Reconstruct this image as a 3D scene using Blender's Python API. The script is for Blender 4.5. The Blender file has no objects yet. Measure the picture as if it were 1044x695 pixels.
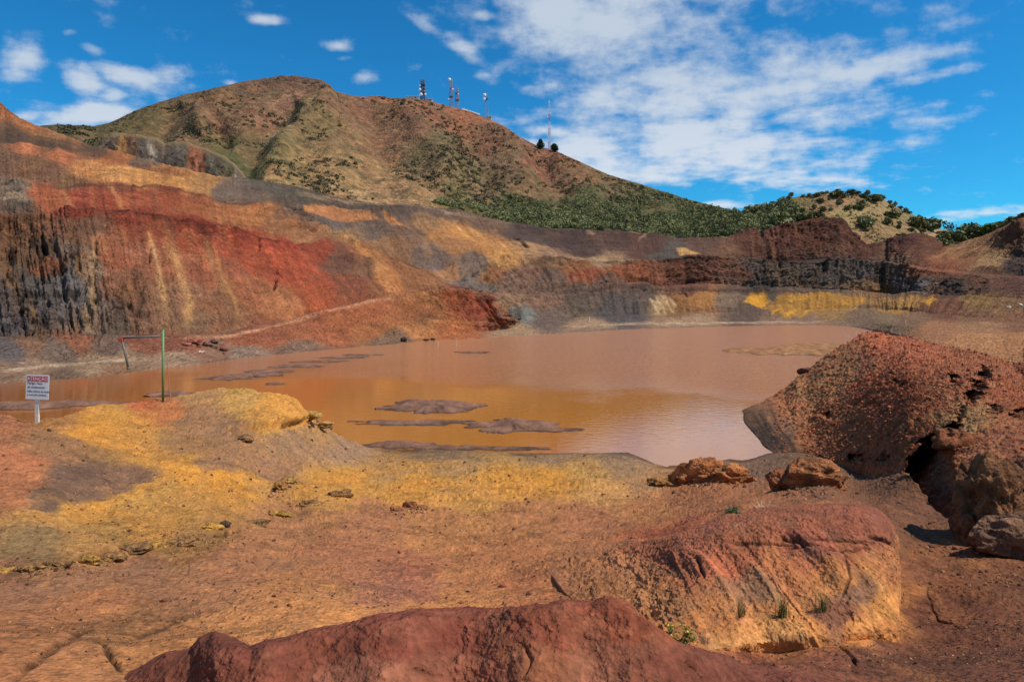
import bpy, bmesh, math, random
import numpy as np
random.seed(7); rng = np.random.RandomState(11)
C = bpy.context.scene.collection
F, U0, V0, CZ = 696.0, 522.0, 300.0, 9.0          # survey station: focal length, principal point, eye height above the pond

def P(u, v, Y):
    return np.array([(u-U0)/F*Y, Y, CZ-(v-V0)/F*Y])
def Yz(v, z):                                       # distance at which a bearing v meets height z
    return (CZ-z)*F/(v-V0)

# ------------------------------------------------------------------ noise
_p = rng.permutation(256); _p = np.concatenate([_p, _p, _p]).astype(np.int32)
_g = rng.normal(size=(256, 3)); _g = (_g/np.linalg.norm(_g, axis=1)[:, None]).astype(np.float32)
def noise(x, y, z=0.0):
    x = np.asarray(x, np.float32); y = np.asarray(y, np.float32); z = np.asarray(z, np.float32)
    x, y, z = np.broadcast_arrays(x, y, z)
    xi = np.floor(x).astype(np.int32); yi = np.floor(y).astype(np.int32); zi = np.floor(z).astype(np.int32)
    xf = x-xi; yf = y-yi; zf = z-zi; xi &= 255; yi &= 255; zi &= 255
    f = lambda t: t*t*t*(t*(t*6-15)+10)
    ux, uy, uz = f(xf), f(yf), f(zf)
    def cr(i, j, k):
        h = _p[_p[_p[xi+i]+yi+j]+zi+k]; g = _g[h]
        return g[..., 0]*(xf-i)+g[..., 1]*(yf-j)+g[..., 2]*(zf-k)
    a = cr(0,0,0); a = a+ux*(cr(1,0,0)-a); b = cr(0,1,0); b = b+ux*(cr(1,1,0)-b)
    c = cr(0,0,1); c = c+ux*(cr(1,0,1)-c); d = cr(0,1,1); d = d+ux*(cr(1,1,1)-d)
    e = a+uy*(b-a); g2 = c+uy*(d-c)
    return (e+uz*(g2-e))*1.5
def fbm(x, y, z=0.0, o=4, lac=2.03, gain=.5):
    s = 0; a = 1
    for i in range(o):
        s = s+a*noise(np.asarray(x)+i*17.3, np.asarray(y)+i*7.7, np.asarray(z)+i*3.1); x = np.asarray(x)*lac; y = np.asarray(y)*lac; z = np.asarray(z)*lac; a *= gain
    return s
def ridged(x, y, z=0.0, o=4, gain=.5):
    s = 0; a = 1
    for i in range(o):
        s = s+a*(1-2*np.abs(noise(np.asarray(x)+i*13.3, np.asarray(y)+i*5.7, np.asarray(z)+i*9.1))); x = np.asarray(x)*2.07; y = np.asarray(y)*2.07; z = np.asarray(z)*2.07; a *= gain
    return s
def sstep(a, b, x):
    t = np.clip((x-a)/(b-a), 0, 1); return t*t*(3-2*t)

# ------------------------------------------------------------------ helpers for maps of the ground
def lin(c):
    c = np.asarray(c, float); return np.where(c <= .04045, c/12.92, ((c+.055)/1.055)**2.4)
def hx(s): return np.array([int(s[i:i+2], 16)/255 for i in (0, 2, 4)])
def pline(pts, u, k=1):
    pts = np.array(pts, float); return np.interp(u, pts[:, 0], pts[:, k])
def tps(pts, val):
    pts = np.array(pts, float)/100; n = len(pts)
    d = np.linalg.norm(pts[:, None]-pts[None], axis=2); K = np.where(d > 0, d*d*np.log(d+1e-12), 0)+np.eye(n)*.003
    Q = np.hstack([np.ones((n, 1)), pts]); A = np.block([[K, Q], [Q.T, np.zeros((3, 3))]])
    w = np.linalg.solve(A, np.concatenate([val, np.zeros(3)]))
    def f(u, v):
        u = u/100; v = v/100; s = w[n]+w[n+1]*u+w[n+2]*v
        for i in range(n):
            r2 = (u-pts[i, 0])**2+(v-pts[i, 1])**2; s = s+w[i]*.5*r2*np.log(r2+1e-12)
        return s
    return f
def seg_dist(u, v, pts, closed=False):
    pts = np.array(pts, float); best = np.full(u.shape, 1e9); sign = np.zeros(u.shape); prog = np.zeros(u.shape)
    n = len(pts); m = n if closed else n-1
    for i in range(m):
        a = pts[i]; b = pts[(i+1) % n]; d = b-a; L2 = (d@d)+1e-9
        t = np.clip(((u-a[0])*d[0]+(v-a[1])*d[1])/L2, 0, 1)
        qx = u-a[0]-t*d[0]; qy = v-a[1]-t*d[1]; r = np.sqrt(qx*qx+qy*qy)
        k = r < best; best = np.where(k, r, best)
        sign = np.where(k, np.sign(d[0]*qy-d[1]*qx), sign); prog = np.where(k, (i+t)/m, prog)
    return best, sign, prog
def inside(u, v, pts):
    c = np.zeros(u.shape, bool); n = len(pts)
    for i in range(n):
        x1, y1 = pts[i]; x2, y2 = pts[(i+1) % n]
        if y1 == y2: continue
        k = ((y1 > v) != (y2 > v)) & (u < (x2-x1)*(v-y1)/(y2-y1)+x1); c ^= k
    return c
def poly_mask(u, v, pts, soft):
    a = np.array(pts, float); lo = a.min(0)-soft*2; hi = a.max(0)+soft*2
    out = np.zeros(u.shape); k = (u > lo[0]) & (u < hi[0]) & (v > lo[1]) & (v < hi[1])
    if not k.any(): return out
    uu, vv = u[k], v[k]; d, _, _ = seg_dist(uu, vv, pts, True); d = np.where(inside(uu, vv, pts), d, -d)
    out[k] = sstep(-soft, soft, d); return out
def stroke_mask(u, v, pts, w):
    a = np.array(pts, float); lo = a.min(0)-w*3; hi = a.max(0)+w*3
    out = np.zeros(u.shape); k = (u > lo[0]) & (u < hi[0]) & (v > lo[1]) & (v < hi[1])
    if not k.any(): return out
    d, _, pr = seg_dist(u[k], v[k], pts); out[k] = np.exp(-(d/w)**2)*np.clip(np.minimum(pr, 1-pr)*6, .0, 1)**.5; return out
def idw(u, v, pts, ax, ay, p=2.6, sharp=False):
    u = u.astype(np.float32); v = v.astype(np.float32); num = np.zeros((3,)+u.shape, np.float32); den = np.zeros(u.shape, np.float32)
    for (a, b, h) in pts:
        w = ((u-a)/ax)**2; w += ((v-b)/ay)**2; w += 2.0; w = (1e3/(w*w*w*np.sqrt(w)) if sharp else 10.0/(w*w*np.sqrt(w)))+1e-12; den += w; c = hx(h)
        for k in range(3): num[k] += w*np.float32(c[k])
    return np.moveaxis(num/den, 0, -1).astype(float)

def grid_normals(G, flip=None):
    du = np.gradient(G, axis=1); dv = np.gradient(G, axis=0); n = np.cross(du, dv)
    n /= np.linalg.norm(n, axis=2, keepdims=True)+1e-12
    if n[..., 2].mean() < 0: n = -n
    return n
def blur_rows(A, k):
    if k < 1: return A
    B = A.copy()
    for _ in range(k):
        B[1:-1] = (B[:-2]+2*B[1:-1]+B[2:])/4
    return B
WARM = {'near_ground': (1.20, 1.0, .72), 'earth_bank': (1.15, .98, .78), 'earth_berm': (.88, .80, .64), 'earth_pile': (1.16, 1.08, .86), 'pit_walls': (1.08, .94, .78), 'mountain': (1.04, .90, .78), 'dry_hill': (1.05, .95, .85)}
def mesh_grid(name, G, col, mat, kind='structure'):
    nr, nc = G.shape[:2]; me = bpy.data.meshes.new(name)
    idx = np.arange(nr*nc).reshape(nr, nc)
    q = np.stack([idx[:-1, :-1], idx[:-1, 1:], idx[1:, 1:], idx[1:, :-1]], -1).reshape(-1, 4).astype(np.int32)
    a = G[0, 0]; 
    n = np.cross(np.gradient(G, axis=1), np.gradient(G, axis=0))[..., 2].mean()
    if n < 0: q = q[:, ::-1]
    me.vertices.add(nr*nc); me.vertices.foreach_set('co', G.reshape(-1).astype(np.float32))
    me.loops.add(q.size); me.loops.foreach_set('vertex_index', q.reshape(-1))
    me.polygons.add(len(q)); me.polygons.foreach_set('loop_start', np.arange(0, q.size, 4, dtype=np.int32))
    me.polygons.foreach_set('loop_total', np.full(len(q), 4, np.int32))
    me.polygons.foreach_set('use_smooth', np.ones(len(q), bool))
    at = me.color_attributes.new('Col', 'FLOAT_COLOR', 'POINT')
    col = col+(col.mean(-1, keepdims=True)-col)*.17; col = col+(hx('8A6448')-col)*.05
    c = np.ones((nr*nc, 4), np.float32); c[:, :3] = np.clip(lin(np.clip(col, 0, 1)).reshape(-1, 3)*np.array(WARM.get(name, (1.12, .97, .82))), .004, .9); at.data.foreach_set('color', c.reshape(-1))
    me.update(); me.validate()
    o = bpy.data.objects.new(name, me); C.objects.link(o); me.materials.append(mat)
    if kind: o['kind'] = kind
    return o

# ------------------------------------------------------------------ materials
def nodemat(name):
    m = bpy.data.materials.new(name); m.use_nodes = True; nt = m.node_tree; b = nt.nodes['Principled BSDF']; return m, nt, b
def earth_mat(name, s, bump, gain=1.0, var=.35, rough=.95, speck=.0, cs=0, cb=0):
    m, nt, b = nodemat(name); N = nt.nodes; L = nt.links
    at = N.new('ShaderNodeVertexColor'); at.layer_name = 'Col'; tc = N.new('ShaderNodeTexCoord')
    n1 = N.new('ShaderNodeTexNoise'); n1.inputs['Scale'].default_value = s; n1.inputs['Detail'].default_value = 5; n1.inputs['Roughness'].default_value = .68
    n2 = N.new('ShaderNodeTexNoise'); n2.inputs['Scale'].default_value = s*6; n2.inputs['Detail'].default_value = 2; n2.inputs['Roughness'].default_value = .7
    L.new(tc.outputs['Object'], n1.inputs['Vector']); L.new(tc.outputs['Object'], n2.inputs['Vector'])
    r1 = N.new('ShaderNodeMapRange'); r1.inputs[1].default_value = .3; r1.inputs[2].default_value = .7; r1.inputs[3].default_value = gain*(1-var); r1.inputs[4].default_value = gain*(1+var)
    L.new(n1.outputs['Fac'], r1.inputs[0])
    r2 = N.new('ShaderNodeMapRange'); r2.inputs[1].default_value = .3; r2.inputs[2].default_value = .7; r2.inputs[3].default_value = .78; r2.inputs[4].default_value = 1.2
    L.new(n2.outputs['Fac'], r2.inputs[0])
    mu = N.new('ShaderNodeMath'); mu.operation = 'MULTIPLY'; L.new(r1.outputs[0], mu.inputs[0]); L.new(r2.outputs[0], mu.inputs[1])
    vm = N.new('ShaderNodeVectorMath'); vm.operation = 'SCALE'; L.new(at.outputs['Color'], vm.inputs[0]); L.new(mu.outputs[0], vm.inputs['Scale'])
    src = vm.outputs[0]
    if speck > 0:
        vo = N.new('ShaderNodeTexVoronoi'); vo.inputs['Scale'].default_value = s*5; L.new(tc.outputs['Object'], vo.inputs['Vector'])
        cr = N.new('ShaderNodeMapRange'); cr.inputs[1].default_value = .1; cr.inputs[2].default_value = .22; cr.inputs[3].default_value = speck; cr.inputs[4].default_value = 0
        L.new(vo.outputs['Distance'], cr.inputs[0])
        sep = N.new('ShaderNodeSeparateColor'); L.new(vo.outputs['Color'], sep.inputs[0])
        gt = N.new('ShaderNodeMath'); gt.operation = 'GREATER_THAN'; gt.inputs[1].default_value = .72; L.new(sep.outputs[0], gt.inputs[0])
        m2 = N.new('ShaderNodeMath'); m2.operation = 'MULTIPLY'; L.new(gt.outputs[0], m2.inputs[0]); L.new(cr.outputs[0], m2.inputs[1])
        mr = N.new('ShaderNodeMapRange'); L.new(sep.outputs[1], mr.inputs[0]); mr.inputs[3].default_value = .45; mr.inputs[4].default_value = 1.7
        sc = N.new('ShaderNodeVectorMath'); sc.operation = 'SCALE'; L.new(src, sc.inputs[0]); L.new(mr.outputs[0], sc.inputs['Scale'])
        mx = N.new('ShaderNodeMix'); mx.data_type = 'RGBA'; L.new(m2.outputs[0], mx.inputs[0]); L.new(src, mx.inputs[6]); L.new(sc.outputs[0], mx.inputs[7]); src = mx.outputs[2]
    crumb = None
    if cs:                                                   # crumbs and clots of soil, in patches
        wp = N.new('ShaderNodeVectorMath'); wp.operation = 'MULTIPLY_ADD'; L.new(n2.outputs['Color'], wp.inputs[0]); wp.inputs[1].default_value = (.5/cs,)*3; L.new(tc.outputs['Object'], wp.inputs[2])
        c1 = N.new('ShaderNodeTexVoronoi'); c1.inputs['Scale'].default_value = cs; c1.inputs['Detail'].default_value = 1; c1.inputs['Roughness'].default_value = .6; L.new(wp.outputs[0], c1.inputs['Vector'])
        pm = N.new('ShaderNodeMapRange'); L.new(n1.outputs['Fac'], pm.inputs[0]); pm.inputs[1].default_value = .38; pm.inputs[2].default_value = .6; pm.inputs[3].default_value = .25
        ch = N.new('ShaderNodeMath'); ch.operation = 'MULTIPLY'; L.new(c1.outputs['Distance'], ch.inputs[0]); L.new(pm.outputs[0], ch.inputs[1]); crumb = ch.outputs[0]
        dk_ = N.new('ShaderNodeMapRange'); L.new(crumb, dk_.inputs[0]); dk_.inputs[1].default_value = .15; dk_.inputs[2].default_value = .75; dk_.inputs[3].default_value = 1.06; dk_.inputs[4].default_value = .80  # gaps between crumbs darkened in the colour, as painted shade
        s2_ = N.new('ShaderNodeVectorMath'); s2_.operation = 'SCALE'; L.new(src, s2_.inputs[0]); L.new(dk_.outputs[0], s2_.inputs['Scale']); src = s2_.outputs[0]
    L.new(src, b.inputs['Base Color']); b.inputs['Roughness'].default_value = rough
    b.inputs['Specular IOR Level'].default_value = .15
    b1 = N.new('ShaderNodeBump'); b1.inputs['Strength'].default_value = .9; b1.inputs['Distance'].default_value = bump; L.new(n1.outputs['Fac'], b1.inputs['Height'])
    b2 = N.new('ShaderNodeBump'); b2.inputs['Strength'].default_value = .8; b2.inputs['Distance'].default_value = bump*.3; L.new(n2.outputs['Fac'], b2.inputs['Height'])
    L.new(b1.outputs[0], b2.inputs['Normal']); last = b2
    if crumb is not None:
        b3 = N.new('ShaderNodeBump'); b3.invert = True; b3.inputs['Strength'].default_value = 1; b3.inputs['Distance'].default_value = cb; L.new(crumb, b3.inputs['Height']); L.new(b2.outputs[0], b3.inputs['Normal']); last = b3
    L.new(last.outputs[0], b.inputs['Normal'])
    return m
def plain_mat(name, rgb, rough=.7, metal=0, var=.15, s=30, bump=.002):
    m, nt, b = nodemat(name); N = nt.nodes; L = nt.links
    n1 = N.new('ShaderNodeTexNoise'); n1.inputs['Scale'].default_value = s; n1.inputs['Detail'].default_value = 5
    tc = N.new('ShaderNodeTexCoord'); L.new(tc.outputs['Object'], n1.inputs['Vector'])
    r = N.new('ShaderNodeMapRange'); r.inputs[1].default_value = .3; r.inputs[2].default_value = .7; r.inputs[3].default_value = 1-var; r.inputs[4].default_value = 1+var; L.new(n1.outputs['Fac'], r.inputs[0])
    v = N.new('ShaderNodeVectorMath'); v.operation = 'SCALE'; v.inputs[0].default_value = rgb; L.new(r.outputs[0], v.inputs['Scale']); L.new(v.outputs[0], b.inputs['Base Color'])
    b.inputs['Roughness'].default_value = rough; b.inputs['Metallic'].default_value = metal
    bp = N.new('ShaderNodeBump'); bp.inputs['Distance'].default_value = bump; L.new(n1.outputs['Fac'], bp.inputs['Height']); L.new(bp.outputs[0], b.inputs['Normal'])
    return m
def leaf_mat(name, a, bcol, s=.5):
    m, nt, b = nodemat(name); N = nt.nodes; L = nt.links
    n1 = N.new('ShaderNodeTexNoise'); n1.inputs['Scale'].default_value = s; n1.inputs['Detail'].default_value = 5; n1.inputs['Roughness'].default_value = .75
    g = N.new('ShaderNodeNewGeometry'); L.new(g.outputs['Position'], n1.inputs['Vector'])
    r = N.new('ShaderNodeMapRange'); r.inputs[1].default_value = .35; r.inputs[2].default_value = .65; L.new(n1.outputs['Fac'], r.inputs[0])
    ad = N.new('ShaderNodeMath'); ad.operation = 'ADD'; L.new(r.outputs[0], ad.inputs[0])
    rr = N.new('ShaderNodeMapRange'); rr.inputs[3].default_value = -.3; rr.inputs[4].default_value = .3; L.new(g.outputs['Random Per Island'], rr.inputs[0]); L.new(rr.outputs[0], ad.inputs[1]); ad.use_clamp = True
    mx = N.new('ShaderNodeMix'); mx.data_type = 'RGBA'; L.new(ad.outputs[0], mx.inputs[0]); mx.inputs[6].default_value = (*a, 1); mx.inputs[7].default_value = (*bcol, 1)
    L.new(mx.outputs[2], b.inputs['Base Color']); b.inputs['Roughness'].default_value = .8; b.inputs['Specular IOR Level'].default_value = .2
    return m
M = {}
M['near'] = earth_mat('near_soil', 3.0, .045, gain=1.45, speck=.5, var=.16, cs=12, cb=.028)
M['pile'] = earth_mat('clod_soil', 2.6, .07, var=.22, gain=1.6, speck=.3, cs=6, cb=.05)
M['wall'] = earth_mat('pit_rock', .5, .8, gain=1.04, var=.24, cs=1.5, cb=.40)
M['hill'] = earth_mat('hill_grass', .10, 1.8, gain=1.2, var=.28, cs=.45, cb=1.1)
M['rock'] = earth_mat('rock_crust', 6.0, .04, gain=1.35, var=.3, speck=.4, cs=13, cb=.05)

# ------------------------------------------------------------------ NEAR GROUND
def cols(u0, u1, step, fine0=-30, fine1=1074, out=4.0):
    a = np.arange(fine0, fine1, step); l = np.arange(u0, fine0, out); r = np.arange(fine1, u1, out); return np.concatenate([l, a, r])
TOP = [(-400,445),(0,424),(38,428.5),(70,422),(100,414),(130,411),(166,408),(200,400),(225,396),(250,397),(290,402),(303,407),(309,418),(322,428),(334,436),(345,443),(360,450),(378,456.5),(420,458),(460,459),(536,462),(600,462),(640,461),(655,467),(668,473),(680,476),(692,470),(700,474),(720,472),(740,468.5),(765,464.5),(788,461.5),(830,461),(870,467),(900,474),(925,484),(950,515),(985,545),(1044,560),(1500,680)]
NP = [(-300,440,21),(-300,560,9.3),(-300,700,4.8),(0,1100,1.36),(522,1100,1.36),(1044,1100,1.36),(1400,1100,1.36),(1400,800,2.9),(1400,700,5.5),
 (0,695,4.76),(300,695,4.9),(0,620,6.9),(0,585,8.7),(0,540,9.9),(0,500,11.6),(0,450,16.2),(0,424,20),(38,428.5,19.8),(60,500,12.2),(100,470,16),(100,520,12.4),(100,414,23),(150,562,10.6),(150,545,11.4),(240,540,12.8),(200,480,17),(166,408,27),(225,396,30),(303,407,31.5),(300,450,25),(285,497,19.5),(320,428,33),(345,443,35.5),(378,456.5,39),(350,500,20),(350,478,27),
 (420,458,39.5),(536,462,38.4),(640,461,38.7),(680,476,35.2),(740,468,37),(788,461.5,38.5),(450,480,30.5),(450,510,22),(450,550,14.8),(450,600,9.6),(450,650,6.9),(450,695,5.3),(600,480,31),(600,510,22),(600,545,15),(250,600,8.4),(250,650,6.3),
 (560,570,11.2),(575,600,9.1),(600,560,11.8),(640,645,7.2),(700,668,6.3),(820,650,7.0),(900,642,7.5),(700,530,13.8),(760,515,12.8),(850,506,14.2),(800,580,10.0),(690,500,25),(760,490,26),(850,475,33),(870,490,27),(905,500,19),(905,516,14.5),(920,500,17.4),(925,488,20),(950,520,14.5),(985,550,11.8),(1044,565,10.8),(930,560,11.0),(930,640,7.9),(1044,600,8.9),(1044,690,5.4),(900,690,6.1),(760,690,6.2),(1000,640,7.4)]
fY = tps([(p[0], p[1]) for p in NP], np.log([p[2] for p in NP]))
NCOL = [(0,435,'86553E'),(20,470,'9A5E42'),(10,500,'8A563C'),(60,450,'7A5A44'),(80,480,'5E4A44'),(50,510,'5A4840'),(100,500,'624C44'),(130,490,'6A5044'),(110,430,'B0842E'),(90,440,'B8862E'),(140,440,'A87C34'),(150,460,'9A7038'),(120,420,'A07838'),(60,432,'8A6038'),(170,420,'9A5E38'),(140,412,'9A5034'),(200,405,'8A6A48'),(200,430,'80604A'),(230,440,'7A5E4A'),(180,450,'80603F'),(250,410,'A07E44'),(285,412,'B88A34'),(295,425,'BC8E38'),(270,430,'AE8238'),(240,450,'806048'),(300,450,'7E6450'),(320,445,'8A6C4C'),(350,460,'7E6656'),(220,475,'7C5C48'),(270,480,'7E5E4A'),(190,480,'BC8C2E'),(230,495,'B8882E'),(200,510,'9A7238'),(150,505,'A07A3A'),(100,520,'A87C34'),(40,530,'98703A'),(100,545,'8C6A3A'),(20,560,'6E5A40'),(160,540,'A07634'),(190,550,'7A5A34'),(350,490,'B08430'),(330,505,'A87E3A'),(400,480,'8A6A44'),(420,495,'B8892F'),(460,480,'8A6C48'),(520,495,'B88A30'),(560,490,'B4862E'),(480,505,'A87E3C'),(600,485,'9A7844'),(640,475,'7A6450'),(620,500,'A07848'),(660,490,'86664A'),(300,530,'8A5E42'),(380,530,'8A5C42'),(450,535,'94643F'),(540,525,'90603F'),(600,530,'8C5A40'),(660,520,'90603E'),
 (20,600,'7A5440'),(80,590,'7E5842'),(150,590,'7A5440'),(50,640,'8A5A3C'),(120,640,'7E5638'),(90,620,'8A5A3E'),(200,600,'8A5E44'),(240,570,'8A5C42'),(300,590,'90603F'),(350,570,'8C5A42'),(400,600,'7E5045'),(330,610,'A06C40'),(250,640,'9A6840'),(180,660,'90603C'),(350,630,'AA7444'),(420,590,'8A5442'),(480,590,'94603F'),(520,570,'96603F'),(450,620,'A87040'),(550,600,'90583C'),(0,690,'8A5A3C'),(60,680,'906040'),(-200,560,'7A5440'),(-200,460,'86553E'),
 (600,580,'86583C'),(650,590,'8A5C3E'),(620,610,'86583A'),(680,620,'90603E'),(700,570,'8A4632'),(680,555,'8A4634'),(760,545,'863C2C'),(820,540,'843C2E'),(870,540,'7A3A2E'),(740,570,'90503A'),(800,580,'9A5E3A'),(850,590,'A0683A'),(780,620,'A06A40'),(720,630,'9A6238'),(860,560,'8A5038'),(890,580,'96603A'),(890,620,'B0743A'),(880,640,'A86E3C'),(820,635,'A06838'),(850,625,'704838'),(740,650,'A87240'),(800,648,'94603A'),
 (700,500,'8A583C'),(750,510,'86553A'),(800,510,'80523A'),(850,500,'704A38'),(880,500,'684636'),(850,480,'5E4840'),(760,472,'665048'),(820,470,'5E4A40'),(920,540,'6A4636'),(940,580,'7A4C36'),(980,590,'7A4A32'),(1020,600,'704432'),(960,630,'6A3E30'),(1000,660,'683E30'),(900,670,'643C30'),(850,680,'683C30'),(1040,640,'704434'),(1030,680,'6E4234'),(760,690,'6A3A2E'),(1200,700,'6E4234'),
 (450,462,'6A5848'),(560,464,'75604C'),(640,464,'64544A')]
uc = cols(-330, 1380, 1.0, out=5.0)
top = pline(TOP, uc)
nv = 560
s = np.linspace(0, 1, nv); s = s**1.25
Uf = np.broadcast_to(uc, (nv, len(uc))).copy(); Vf = top[None]+(1100-top[None])*s[:, None]
Yf = np.exp(fY(Uf, Vf)); Yf = np.clip(Yf, 1.2, 60)
G = np.stack([(Uf-U0)/F*Yf, Yf, CZ-(Vf-V0)/F*Yf], -1)
G[..., 2] = np.where(Vf < 470, np.maximum(G[..., 2], -.3), G[..., 2])
# back side: falls below the pond
nb = 24; back = []
for i in range(nb, 0, -1):
    t = i/nb; g = G[0].copy(); dY = 11*t; g[:, 1] += dY; g[:, 0] *= (g[:, 1]/(g[:, 1]-dY))
    g[:, 2] = g[:, 2]-(g[:, 2]+2.6)*(t**1.0)*np.where(uc > 800, .95, 1.0)-.02*t; back.append(g)
G = np.concatenate([np.array(back), G]); Uf = np.concatenate([np.repeat(uc[None], nb, 0), Uf]); Vf = np.concatenate([np.repeat(top[None], nb, 0), Vf])
X, Y, Z = G[..., 0], G[..., 1], G[..., 2]
Nn = grid_normals(G)
near_scale = np.clip(Y/18, .35, 1.6)
shore = sstep(0.0, .7, Z)                                    # calm the relief by the waterline
d = .10*fbm(X*.45, Y*.45, 3, 3)*shore
rm = .5+.5*fbm(X*.3+9, Y*.3, 5, 2)
d += (.045*ridged(X*1.5, Y*1.1, 1, 4)-.04)*rm*shore*near_scale
d += .030*ridged(X*7, Y*7, Z*7, 4, gain=.6)*sstep(-.1, .5, fbm(X*.9, Y*.9, 31, 3))*shore*near_scale
d += .022*fbm(X*5, Y*5, Z*5, 4)*(.35+.65*shore)*near_scale
d += .010*np.abs(fbm(X*17, Y*17, Z*17, 3))*near_scale
# yellow crust ledges, cracks and rills, as rises and cuts of the surface
nD = Uf+3*noise(X*2, Y*2, 7)+1.2*noise(X*9, Y*9, 7); nE = Vf+4*fbm(X*1.3, Y*1.3, 9, 3)+1.5*noise(X*8, Y*8, 9)
def ledge(pts, h, w, fall):
    dd, sg, pr = seg_dist(nD, nE, pts); e = np.clip(np.minimum(pr, 1-pr)*5, 0, 1)
    x = -sg*dd; return h*sstep(-w*.25, w*.25, x)*np.exp(-np.clip(x, 0, None)/fall)*e
d += ledge([(-40,585),(60,578),(150,563),(210,553),(245,540),(300,520),(370,498)], .04, 3, 22)*np.clip(.5+1.4*fbm(X*.7, Y*.7, 51, 3), 0.05, 1.4)
d += ledge([(226,447),(250,440),(285,434),(305,431),(322,422)], .3, 3, 14)
d += ledge([(262,505),(281,500),(290,490),(310,478),(345,470)], .14, 3, 22)*np.clip(.6+1.4*fbm(X*.7, Y*.7, 61, 3), 0.1, 1.4)
d += ledge([(390,520),(450,512),(530,500),(600,497),(650,500)], .10, 2.5, 14)
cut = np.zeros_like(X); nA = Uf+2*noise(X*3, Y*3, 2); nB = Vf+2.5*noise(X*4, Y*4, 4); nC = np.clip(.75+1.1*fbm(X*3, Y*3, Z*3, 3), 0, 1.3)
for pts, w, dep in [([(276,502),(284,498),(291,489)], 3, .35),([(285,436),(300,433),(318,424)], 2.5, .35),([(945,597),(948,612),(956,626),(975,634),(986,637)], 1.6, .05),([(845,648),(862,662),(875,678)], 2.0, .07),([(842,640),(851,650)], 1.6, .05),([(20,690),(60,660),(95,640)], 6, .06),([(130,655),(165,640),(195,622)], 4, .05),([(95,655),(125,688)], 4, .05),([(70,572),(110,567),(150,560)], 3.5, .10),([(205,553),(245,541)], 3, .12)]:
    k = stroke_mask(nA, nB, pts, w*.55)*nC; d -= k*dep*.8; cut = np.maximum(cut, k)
bank = np.zeros_like(X)
clod = poly_mask(Uf, Vf, [(90,545),(200,470),(300,405),(320,430),(240,460),(260,520),(180,560),(0,600),(0,560)], 20)
d += clod*(.05*np.abs(fbm(X*4, Y*4, Z*4, 3)))*near_scale
rb = poly_mask(Uf, Vf, [(560,575),(600,548),(660,555),(690,600),(720,660),(660,640),(600,610)], 10)
d += rb*(.07*np.abs(fbm(X*6, Y*6, Z*6, 3))-.02)
G = G+Nn*d[..., None]
wu = Uf+12*fbm(X*.55, Y*.55, 2, 5, gain=.6)*np.clip(16/Y, .3, 1.6); wv = Vf+7*fbm(X*.8+5, Y*.8, 4, 5, gain=.6)*np.clip(16/Y, .25, 1.6)
col = idw(wu, wv, NCOL, 1.9, 1.0); mA = wu*.6+Uf*.4; mB = wv*.6+Vf*.4; mC = np.clip(.6+.9*fbm(X*2.5, Y*2.5, 6, 3), 0, 1)
for pts, w, h, a in [([(60,440),(110,445),(160,470),(190,478)], 8, 'C4922C', .7),([(60,520),(120,510),(190,478),(240,492),(275,505)], 4, 'C8962C', .8),([(300,505),(350,488),(400,478),(470,472)], 4, 'C08C30', .8),([(400,500),(450,492),(540,492),(600,488)], 8, 'C4922A', .7),([(540,488),(560,495)], 7, 'CC9A24', .7),([(120,430),(160,425)], 5, 'C08C2C', .5),([(260,400),(300,412),(306,425)], 6, 'C8963A', .6),
   ([(350,628),(420,614),(500,612),(560,606)], 6, 'B0784A', .5),([(200,640),(300,622),(400,604)], 4, 'A87448', .4),([(0,598),(120,586),(250,572),(340,566)], 3, '6E5A50', .5),([(300,610),(380,598),(470,590)], 4, '7C5A52', .5),([(250,680),(330,640),(370,632)], 7, 'B07A48', .5),([(60,690),(180,660),(260,650)], 6, 'A46E44', .5),([(920,560),(1000,575),(1080,600)], 8, '84543A', .5),
   ([(705,658),(780,655),(860,640)], 4, 'B88048', .5),([(865,575),(890,600),(900,625),(880,640)], 7, 'B87C3E', .6),([(450,470),(560,472),(620,470)], 2.5, '8A6E50', .5),([(320,508),(400,502),(470,505),(560,498),(620,498)], 6, 'B88A38', .5)]:
    k = stroke_mask(mA, mB, pts, w)*mC; col += (hx(h)-col)*(k*a)[..., None]
yel = sstep(.15, .5, fbm(X*2.3, Y*2.3, Z, 5))*.35
ism = np.clip((col[..., 0]-col[..., 2]-.36)*6, 0, 1); col += (hx('B8843A')-col)*(yel*ism)[..., None]
ym = np.clip((col[..., 0]-col[..., 2]-.34)*5, 0, 1)[..., None]; col = col*(1-ym*np.array([.07, .13, .02]))
gr = sstep(.1, .6, fbm(X*3.7, Y*1.9, 8, 5, gain=.6)); col += (hx('5E4A42')-col)*(gr*.12)[..., None]
lt = sstep(.2, .7, fbm(X*2.1, Y*.9, 18, 5, gain=.6)); col += (hx('B87A46')-col)*(lt*.30)[..., None]
st = sstep(.15, .6, fbm(X*6-Y*2, Y*9, Z*9+1, 3)); col *= (1-.16*st)[..., None]
cv_ = sstep(.55, .95, ridged(X*2.2, Y*2.2, Z*2.2+40, 4, gain=.55)-.35)*sstep(-.1, .4, fbm(X*.7, Y*.7, 77, 2)); col *= (1-.15*cv_)[..., None]  # shade of fine crevices multiplied into the soil colour
fn = fbm(X*9, Y*9, Z*9, 4, gain=.75); col *= (1+.13*fn)[..., None]
col *= (1-.55*cut)[..., None]  # shade inside the cracks and rills painted into the colour too
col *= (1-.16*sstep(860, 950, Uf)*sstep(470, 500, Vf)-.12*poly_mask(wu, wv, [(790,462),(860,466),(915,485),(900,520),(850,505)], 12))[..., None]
wet = 1-sstep(.02, .28, Z+.12*fbm(X*.8, Y*.8, 1, 3)); col = col*(1-.35*wet)[..., None]
NEAR = mesh_grid('near_ground', G, col, M['near'])
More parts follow.
